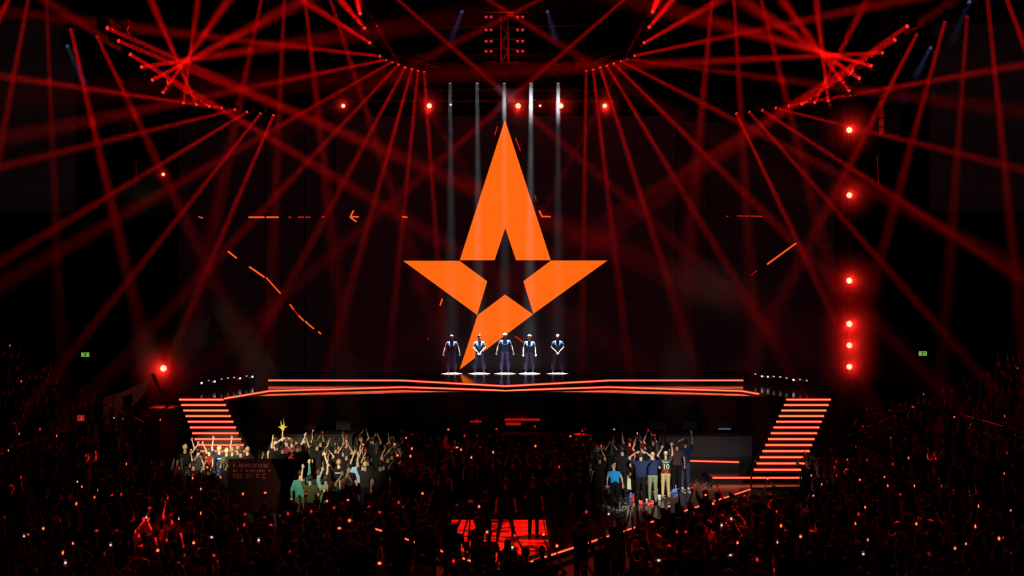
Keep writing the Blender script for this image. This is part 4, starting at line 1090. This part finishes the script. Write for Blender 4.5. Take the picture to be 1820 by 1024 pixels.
o, pm = fan(1183, 887, ZW, 'phone2', 'raise', 'cap', 'white cap', jersey10(), 'sand', 'fan in black and red jersey numbered 10 with sand trousers, arms up', 1.66, group=G)
cu = bpy.data.curves.new('number', 'FONT'); cu.body = '10'; cu.size = .26; cu.extrude = .004; cu.align_x = 'CENTER'
co = bpy.data.objects.new('number', cu); COL.objects.link(co)
dgx = bpy.context.evaluated_depsgraph_get(); me = bpy.data.meshes.new_from_object(co.evaluated_get(dgx)); bpy.data.objects.remove(co)
no = put('number_print', me, o, (0, .115, 1.14), (math.pi / 2, 0, math.pi), M_BIGW)
back_print(o, [(-.12, -.06, 1.40, .03), (-.045, .0, 1.39, .03), (.01, .05, 1.39, .03), (.06, .12, 1.40, .03)])
fan(1203, 874, ZW, 'down', 'down', 'short', 'dark', 'brown', 'black', 'man in dark brown shirt and black trousers beside the jersey fan', 1.8, group=G)
fan(1218, 870, ZW, 'head', 'raise', 'short', 'dark', 'navy', 'denim', 'man in navy top, blue jeans and white shoes with one arm raised', 1.82, group=G, shoe=M_SHOE_W)
fan(1093, 906, ZW, 'down', 'down', 'short', 'light brown', 'bright blue', 'black', 'stooping man in bright blue top and black trousers', 1.62, group=G, bend=48)
fan(1106, 889, ZW, 'down', 'down', 'short', 'dark', 'black', 'black', 'big man in black standing behind the stooping man in blue', 1.84, group=G, build=1.3)
G2 = 'fans in the bright patch near the board'
def f2(*a, **k): return fan(*a, feet=False, group=G2, **k)
o, _ = fan(390, 778, ZW, 'raise', 'down', 'short', 'blond', 'navy', 'denim', 'fan in navy jersey with white back print in front of the stairs', feet=False, group=G2, D=34.75, h=1.82)
back_print(o, WORD)
f2(329, 767, ZW, 'down', 'phone1', 'short', 'blond', 'black', 'black', 'blond fan in black filming at the edge of the banner stairs', D=34.9, h=1.84)
f2(372, 806, ZW, 'down', 'down', 'crop', 'brown', 'dark red', 'black', 'fan in dark red top beside the navy jersey fan', D=34.8)
f2(352, 790, ZW, 'phone2', 'phone2', 'short', 'dark', 'charcoal', 'black', 'fan in charcoal top filming with both hands by the stairs', D=34.7)
for i, (px, py, hc, sh, t) in enumerate([(403, 783, 'blond', 'olive', 'blond fan in olive'), (413, 781, 'light brown', 'charcoal', 'fair-haired fan in charcoal'), (423, 783, 'light brown', 'olive', 'light-haired fan in olive'), (428, 798, 'brown', 'charcoal', 'brown-haired fan in charcoal'), (440, 794, 'light brown', 'black', 'fair-haired fan in black')]):
    f2(px, py, ZW, 'down' if i != 2 else 'raise', 'down', 'short', hc, sh, 'black', t + ' in the row at the foot of the banner stairs', D=34.7 - .12 * (i % 2), h=1.74 + .05 * (i % 3))
o, pm = f2(489, 776, ZW, 'down', 'horn', 'short', 'dark', 'black', 'black', 'fan in black raising a yellow horn-shaped foam hand')
k_ = 1.76 / 1.785
hp = o.matrix_basis @ (pm['hands'][1])
b = [hull([((0, 0, 0), (.07, .04, .08)), ((0, 0, .1), (.09, .045, .06))], 2), hull([((-.05, 0, .14), .03), ((-.07, 0, .34), .016)], 1), hull([((.05, 0, .14), .03), ((.03, 0, .42), .012)], 1), hull([((.07, 0, .05), .03), ((.17, 0, .10), .018)], 1), hull([((-.07, 0, .05), .03), ((-.17, 0, .10), .018)], 1)]
fm = fused('foam_hand', b, .014); fo = put('foam_hand', fm, None, hp + Vector((0, 0, -.02)), (0, 0, .2), mat('foam_yellow', (0.75, 0.68, 0.12), 0.7))
tag(fo, 'yellow foam hand with pointed fingers held high over the board', 'foam hand')
f2(509, 779, ZW, 'head', 'head', 'short', 'brown', 'navy', 'black', 'fan in navy with both hands on the head behind the board')
f2(519, 781, ZW, 'down', 'vee', 'full', 'brown', 'dark red', 'black', 'bushy-haired fan in dark red with one arm thrown up')
o, _ = f2(541, 789, ZW, 'wide', 'down', 'crop', 'dark', 'black', 'black', 'broad fan in black shirt with white back print, one arm stretched out', build=1.4, h=1.85)
back_print(o, WORD, y=.16)
f2(534, 836, ZW, 'down', 'raise', 'short', 'dark', 'teal', 'olive', 'fan in teal long sleeves with one arm straight up beside the board', sleeve=1)
f2(551, 845, ZW, 'raise', 'down', 'short', 'dark', 'olive', 'black', 'dark-haired fan in olive with a bare arm up')
f2(566, 835, ZW, 'down', 'horn', 'short', 'brown', 'navy', 'denim', 'fan in navy making a horn sign with raised fingers')
o, _ = f2(602, 817, ZW, 'vee', 'vee', 'short', 'light brown', 'black', 'black', 'fan in black T-shirt with white back print and both arms up')
back_print(o, WORD)
f2(579, 845, ZW, 'phone1', 'down', 'short', 'brown', 'mint', 'black', 'fan in mint long sleeves filming overhead', sleeve=1)
f2(589, 856, ZW, 'down', 'down', 'long', 'reddish', 'charcoal', 'black', 'woman with long reddish hair in charcoal')
f2(636, 814, ZW, 'down', 'chest', 'short', 'brown', 'light blue', 'denim', 'fan in light blue shirt in the bright patch')
f2(649, 821, ZW, 'raise', 'down', 'short', 'blond', 'charcoal', 'black', 'blond fan with a bare arm up beside the light blue shirt')
f2(619, 824, ZW, 'down', 'down', 'short', 'dark', 'black', 'black', 'dark-haired fan in black between the back print and the light blue shirt')
f2(610, 852, ZW, 'phone2', 'phone2', 'short', 'light brown', 'teal', 'black', 'fair-haired fan in teal filming with both hands')
f2(676, 820, ZW, 'down', 'down', 'short', 'dark', 'charcoal', 'black', 'tall man in charcoal standing still at the edge of the bright patch', h=1.86)
f2(626, 846, ZW, 'phone1', 'down', 'short', 'dark', 'charcoal', 'black', 'dark-haired fan in charcoal filming near the light blue shirt')
# people on the red floor
fan(862, 992, ZW + .012, 'chest', 'chest', 'short', 'dark', 'black', 'black', 'camera operator in black silhouetted on the red floor, nearest its banner side', 1.8, group='dark figures on the red floor')
fan(899, 962, ZW + .012, 'down', 'down', 'short', 'dark', 'black', 'black', 'dark figure standing legs apart in the middle of the red floor', 1.8, group='dark figures on the red floor', stance=.24)
fan(948, 956, ZW + .012, 'chest', 'down', 'short', 'dark', 'black', 'black', 'dark figure at the desk-side border of the red floor', 1.76, group='dark figures on the red floor')
p = PZ(836, 985, ZW + .012)
tp = empty('tripod', p, label='black camera tripod on the red floor beside the operator', cat='tripod')
for a in (0.4, 2.5, 4.6): MB().cyl((math.cos(a) * .42, math.sin(a) * .42, 0.02), (0, 0, 1.25), .02, .025, n=8).build('leg', M_CASE, tp)
cmr = empty('video_camera', p + Vector((0, 0, 1.25)), label='black video camera on the tripod over the red floor', cat='camera')
MB().box((0, .05, .1), (.14, .4, .18)).cyl((0, .25, .1), (0, .42, .1), .06, n=14).build('body', M_CASE, cmr, bevel=.01)
MB().box((0, -.12, .24), (.04, .25, .03)).build('handle', M_CASE, cmr)

# ------------------------------------------------------------------ the rest of the audience
POSES = [('down', 'down', 'standing with arms down', 22), ('phone2', 'phone2', 'filming two-handed', 15), ('down', 'phone1', 'filming one-handed', 12), ('phone1', 'down', 'holding a phone up', 7),
         ('vee', 'vee', 'with both arms up', 7), ('raise', 'down', 'with one arm up', 10), ('clap', 'clap', 'clapping overhead', 7), ('head', 'head', 'with hands on head', 5), ('hip', 'down', 'hand on hip', 5)]
PW = [p[3] for p in POSES]
HSTY = [('short', 'dark', 'dark-haired'), ('short', 'brown', 'brown-haired'), ('long', 'dark', 'long-haired'), ('crop', 'dark', 'crop-haired'), ('full', 'brown', 'bushy-haired'), ('cap', 'navy cap', 'navy-capped'), ('cap', 'white cap', 'white-capped'), ('short', 'blond', 'blond')]
HW = [26, 16, 12, 12, 8, 5, 2, 4]
SH = ['black', 'charcoal', 'navy', 'grey', 'dark red', 'olive', 'brown', 'white']
SW = [30, 20, 14, 9, 8, 5, 6, 2]
e0 = Vector((AX, 25.9)); e1 = Vector((8.75, 36.45)); eR = (e1 - e0).normalized(); nR = Vector((eR.y, -eR.x))   # outward normal of the light-edged side
f0 = Vector((-9.3, 36.45)); eL = (f0 - e0).normalized(); nL = Vector((-eL.y, eL.x))
def dR(x, y): return (Vector((x, y)) - e0).dot(nR)
def dL(x, y): return (Vector((x, y)) - e0).dot(nL)
def spot_z(x, y):
    """floor height under an audience member, or None where nobody stands"""
    ax = abs(x)
    if ax > 13.9:
        k = int((ax - 13.9) / .85)
        return .36 * (k + 1) if 0 <= k < 11 and 22.3 < y < 42 else None
    if ax > 13.2: return None
    if -13.0 < x < -8.3 and 34.2 < y < 38.6: return ZW if y > 34.55 and x > -8.5 else None      # the banner stairs stand here
    if 7.6 < x < 13.0 and 34.9 < y < 38.6: return None
    if x < -7.4 and y > 34.6: return ZW if y < 38 else None
    a, b_ = dR(x, y), dL(x, y)
    inside = (a < 0 and b_ < 0) or y > 36.9
    if inside:
        if y > 38.0: return None
        if -2.1 < x < 1.2 and y < 32: return None
        if -1.9 < a and y < 37 and y > 30.5: return None          # bare shining floor
        if x > 5.9: return None
        if -.5 < a or -.35 < b_: return None if y < 36.6 else ZW
        if y < 29.5: return None
        return ZW
    if a < .75 and a > -.01 and y < 37: return None
    if b_ < .75 and b_ > -.01 and y < 37: return None
    if y > 38.2 and ax < 12.9: return None
    if y > 37.3 and ax < 13.2: return None
    return 0.0
cand = []
rc = random.Random(21)
y = 19.6
while y < 41.8:
    step = .72
    x = -24 + rc.random() * .5
    while x < 24:
        px_, py_ = CX + x * F / y, 0
        if -30 < px_ < 1850:
            X_, Y_ = x + rc.uniform(-.13, .13), y + rc.uniform(-.16, .16)
            z = spot_z(X_, Y_)
            if z is not None and all((X_ - a) ** 2 + (Y_ - b) ** 2 > .32 for a, b in taken) and not (-9.8 < X_ < -7.1 and 32.9 < Y_ < 34.1) \
               and not (-9.7 < X_ < -7.0 and 31.0 < Y_ < 33.2 and z < 1) and not (abs(X_ - 17.4) < .3 or abs(X_ + 16.5) < .3):
                h = rc.gauss(1.74, .07)
                hx, hy = pix(Vector((X_, Y_, z + h)))
                if Y_ < 33.5 and 392 < hx < 535 and hy < 888: x += step; continue          # the board stays in view
                lim = 856 if hx > 1265 else (838 if hx > 1100 else 815)
                if 990 < hx < 1335 and hy < lim + (1330 - hx) * .342 and dR(X_, Y_) > -.2 and z < .2: x += step; continue
                if 1335 <= hx < 1425 and hy < 858: x += step; continue
                if hy < 1024 and rc.random() < (.93 if abs(X_) < 13.5 else .78):
                    cand.append((Y_, X_, z, h))
        x += step
    y += .80
cand.sort()
# persons that show largest come first; the farthest ones melt into one mass
N_IND = 262
SHOWN = cand[:N_IND]
MASS = cand[N_IND:]
print('audience candidates', len(cand))
PH = MB().box((0, 0, 0), (.072, .010, .145)).mesh('smartphone', [M_CASE], bevel=.004)
PS = MB().box((0, -.0065, 0), (.065, .002, .136)).mesh('phone_screen')
def phone_mat(name, hot, mid, low, k, rad=.045):
    m = bpy.data.materials.new(name); m.use_nodes = True
    nt = m.node_tree; nt.nodes.clear(); N = nt.nodes.new; L = nt.links.new
    tc = N('ShaderNodeTexCoord'); ln = N('ShaderNodeVectorMath'); ln.operation = 'LENGTH'; L(tc.outputs['Object'], ln.inputs[0])
    cr = N('ShaderNodeValToRGB'); e = cr.color_ramp.elements
    e[0].position = 0; e[0].color = (*hot, 1); e[1].position = rad * 2.2; e[1].color = (*low, 1)
    q = cr.color_ramp.elements.new(rad); q.color = (*mid, 1)
    L(ln.outputs['Value'], cr.inputs['Fac'])
    em = N('ShaderNodeEmission'); em.inputs[1].default_value = k; L(cr.outputs[0], em.inputs[0])
    o = N('ShaderNodeOutputMaterial'); L(em.outputs[0], o.inputs[0]); m.cycles.emission_sampling = 'NONE'
    return m
PMAT = [(phone_mat('phone_orange', (1, .55, .22), (1, .1, .02), (.03, .001, .001), 2.1, .022), 'orange-glowing phone'), (phone_mat('phone_red', (1, .1, .05), (.6, .008, .005), (.03, .001, .001), 1.2, .022), 'red-glowing phone'),
        (phone_mat('phone_white', (1, .9, .8), (.6, .4, .35), (.03, .01, .01), 2.0, .015), 'white-lit phone'), (phone_mat('phone_dim', (.5, .1, .05), (.12, .006, .004), (.015, .001, .001), .9, .018), 'dim reddish phone')]
PMW = [34, 30, 14, 22]
def region(x, y, z):
    side = 'banner side' if x < -6.5 else ('lamp tower side' if x > 6.5 else 'middle')
    if abs(x) > 13.5: return side + ' stand, ' + ('near rows' if y < 31 else 'far rows')
    if z > .2: return 'on the walkway, ' + ('board side' if x < -3 else 'centre')
    d = 'nearest the camera' if y < 22.5 else 'before the red floor' if y < 26 else 'beside the red floor' if y < 31 else 'near the stairs'
    return d + ', ' + side
seen = set()
def pick(reg):
    for _ in range(40):
        p = rc.choices(POSES, PW)[0]; hs = rc.choices(HSTY, HW)[0]; sh = rc.choices(SH, SW)[0]
        lab = '%s fan in %s %s, %s' % (hs[2], sh, p[2], reg)
        if lab not in seen: break
    seen.add(lab)
    return p, hs, sh, lab
nph = 0
for (Y_, X_, z, h) in SHOWN:
    reg = region(X_, Y_, z)
    p, hs, sh, lab = pick(reg)
    pm = person_meshes(p[0], p[1], hair=hs[0], vox=.03, fing=1)
    rz = yaw_to((AX - X_, 47 - Y_)) + rc.gauss(0, .25)
    o = person(pm, (X_, Y_, z), rz, h, SKIN[rc.choice((0, 0, 1, 1, 2))], HAIR[hs[1]], CLM[sh], CLM[rc.choice(('black', 'black', 'charcoal', 'denim'))],
               lab, 'audience ' + reg)
    if 'phone' in p[0] + p[1]:
        hnds = pm['hands']; k = h / 1.785
        q = (hnds[0] + hnds[1]) / 2 if p[0] == p[1] else hnds[0 if 'phone' in p[0] else 1]
        loc = Matrix.Translation((X_, Y_, z)) @ Matrix.Rotation(rz, 4, 'Z') @ (q * k + Vector((0, -.02, .045)))
        po = put('smartphone', PH, None, loc, (math.radians(-8), (math.pi / 2 if rc.random() < .3 else 0), rz + math.pi))
        pmi = rc.choices(PMAT, PMW)[0]
        tag(po, '%s of %s fan in %s, %s' % (pmi[1], hs[2], sh, reg), 'phone', 'raised phones ' + reg)
        put('screen', PS, po, mat=pmi[0]); nph += 1
print('phones', nph)
# everyone farther off: one mass of people
def simple(pm_key):
    p, hs = pm_key
    pm = person_meshes(p[0], p[1], hair=hs, vox=.03, fing=1)
    out = []
    for part, mi in (('body', 0), ('shirt', 1), ('trousers', 2), ('hair', 3)):
        me = pm[part]
        o = put('tmp', me); md = o.modifiers.new('d', 'DECIMATE'); md.ratio = .06
        dg = bpy.context.evaluated_depsgraph_get(); e = o.evaluated_get(dg).to_mesh()
        out.append(([v.co.copy() for v in e.vertices], [tuple(f.vertices) for f in e.polygons], mi)); o.evaluated_get(dg).to_mesh_clear()
        bpy.data.objects.remove(o)
    return out
proto = {}
def mass(name, items, label, shirt):
    b = MB(); phs = []
    for (Y_, X_, z, h) in items:
        p = rc.choices(POSES, PW)[0]; hs = rc.choice(('short', 'short', 'long', 'full'))
        k_ = (p[0], p[1], hs)
        if k_ not in proto: proto[k_] = simple((p, hs))
        rz = yaw_to((AX - X_, 47 - Y_)) + rc.gauss(0, .25)
        M = Matrix.Translation((X_, Y_, z)) @ Matrix.Rotation(rz, 4, 'Z') @ Matrix.Scale(h / 1.785, 4)
        for vs, fs, mi in proto[k_]: b.add([M @ v for v in vs], fs, mi)
        if 'phone' in p[0] + p[1] and rc.random() < .8:
            pm = person_meshes(p[0], p[1], hair='short', vox=.03, fing=1); q = (pm['hands'][0] + pm['hands'][1]) / 2 if p[0] == p[1] else pm['hands'][0 if 'phone' in p[0] else 1]
            phs.append((M @ (q + Vector((0, -.03, .05))), rz))
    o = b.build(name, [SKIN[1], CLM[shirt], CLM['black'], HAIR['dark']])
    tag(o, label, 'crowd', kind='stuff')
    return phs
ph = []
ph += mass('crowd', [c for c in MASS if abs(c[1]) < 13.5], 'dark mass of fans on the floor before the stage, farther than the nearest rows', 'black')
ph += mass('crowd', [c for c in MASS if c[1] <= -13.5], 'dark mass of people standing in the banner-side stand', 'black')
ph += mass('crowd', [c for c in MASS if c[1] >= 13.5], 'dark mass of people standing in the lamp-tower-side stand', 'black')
for loc, rz in ph:
    reg = region(loc.x, loc.y, 0 if abs(loc.x) > 13.5 or loc.z < 1.9 else ZW)
    po = put('smartphone', PH, None, loc, (math.radians(-8), (math.pi / 2 if rc.random() < .3 else 0), rz + math.pi))
    pmi = rc.choices(PMAT, PMW)[0]
    tag(po, 'small far %s in the crowd, %s' % (pmi[1], reg), 'phone', 'far phones ' + reg)
    put('screen', PS, po, mat=pmi[0])
print('far phones', len(ph), 'mass', len(MASS))

for o in bpy.data.objects:
    if o.parent is None and 'label' in o and not 4 <= len(str(o['label']).split()) <= 16: print('LABEL', len(o['label'].split()), o.name, o['label'])
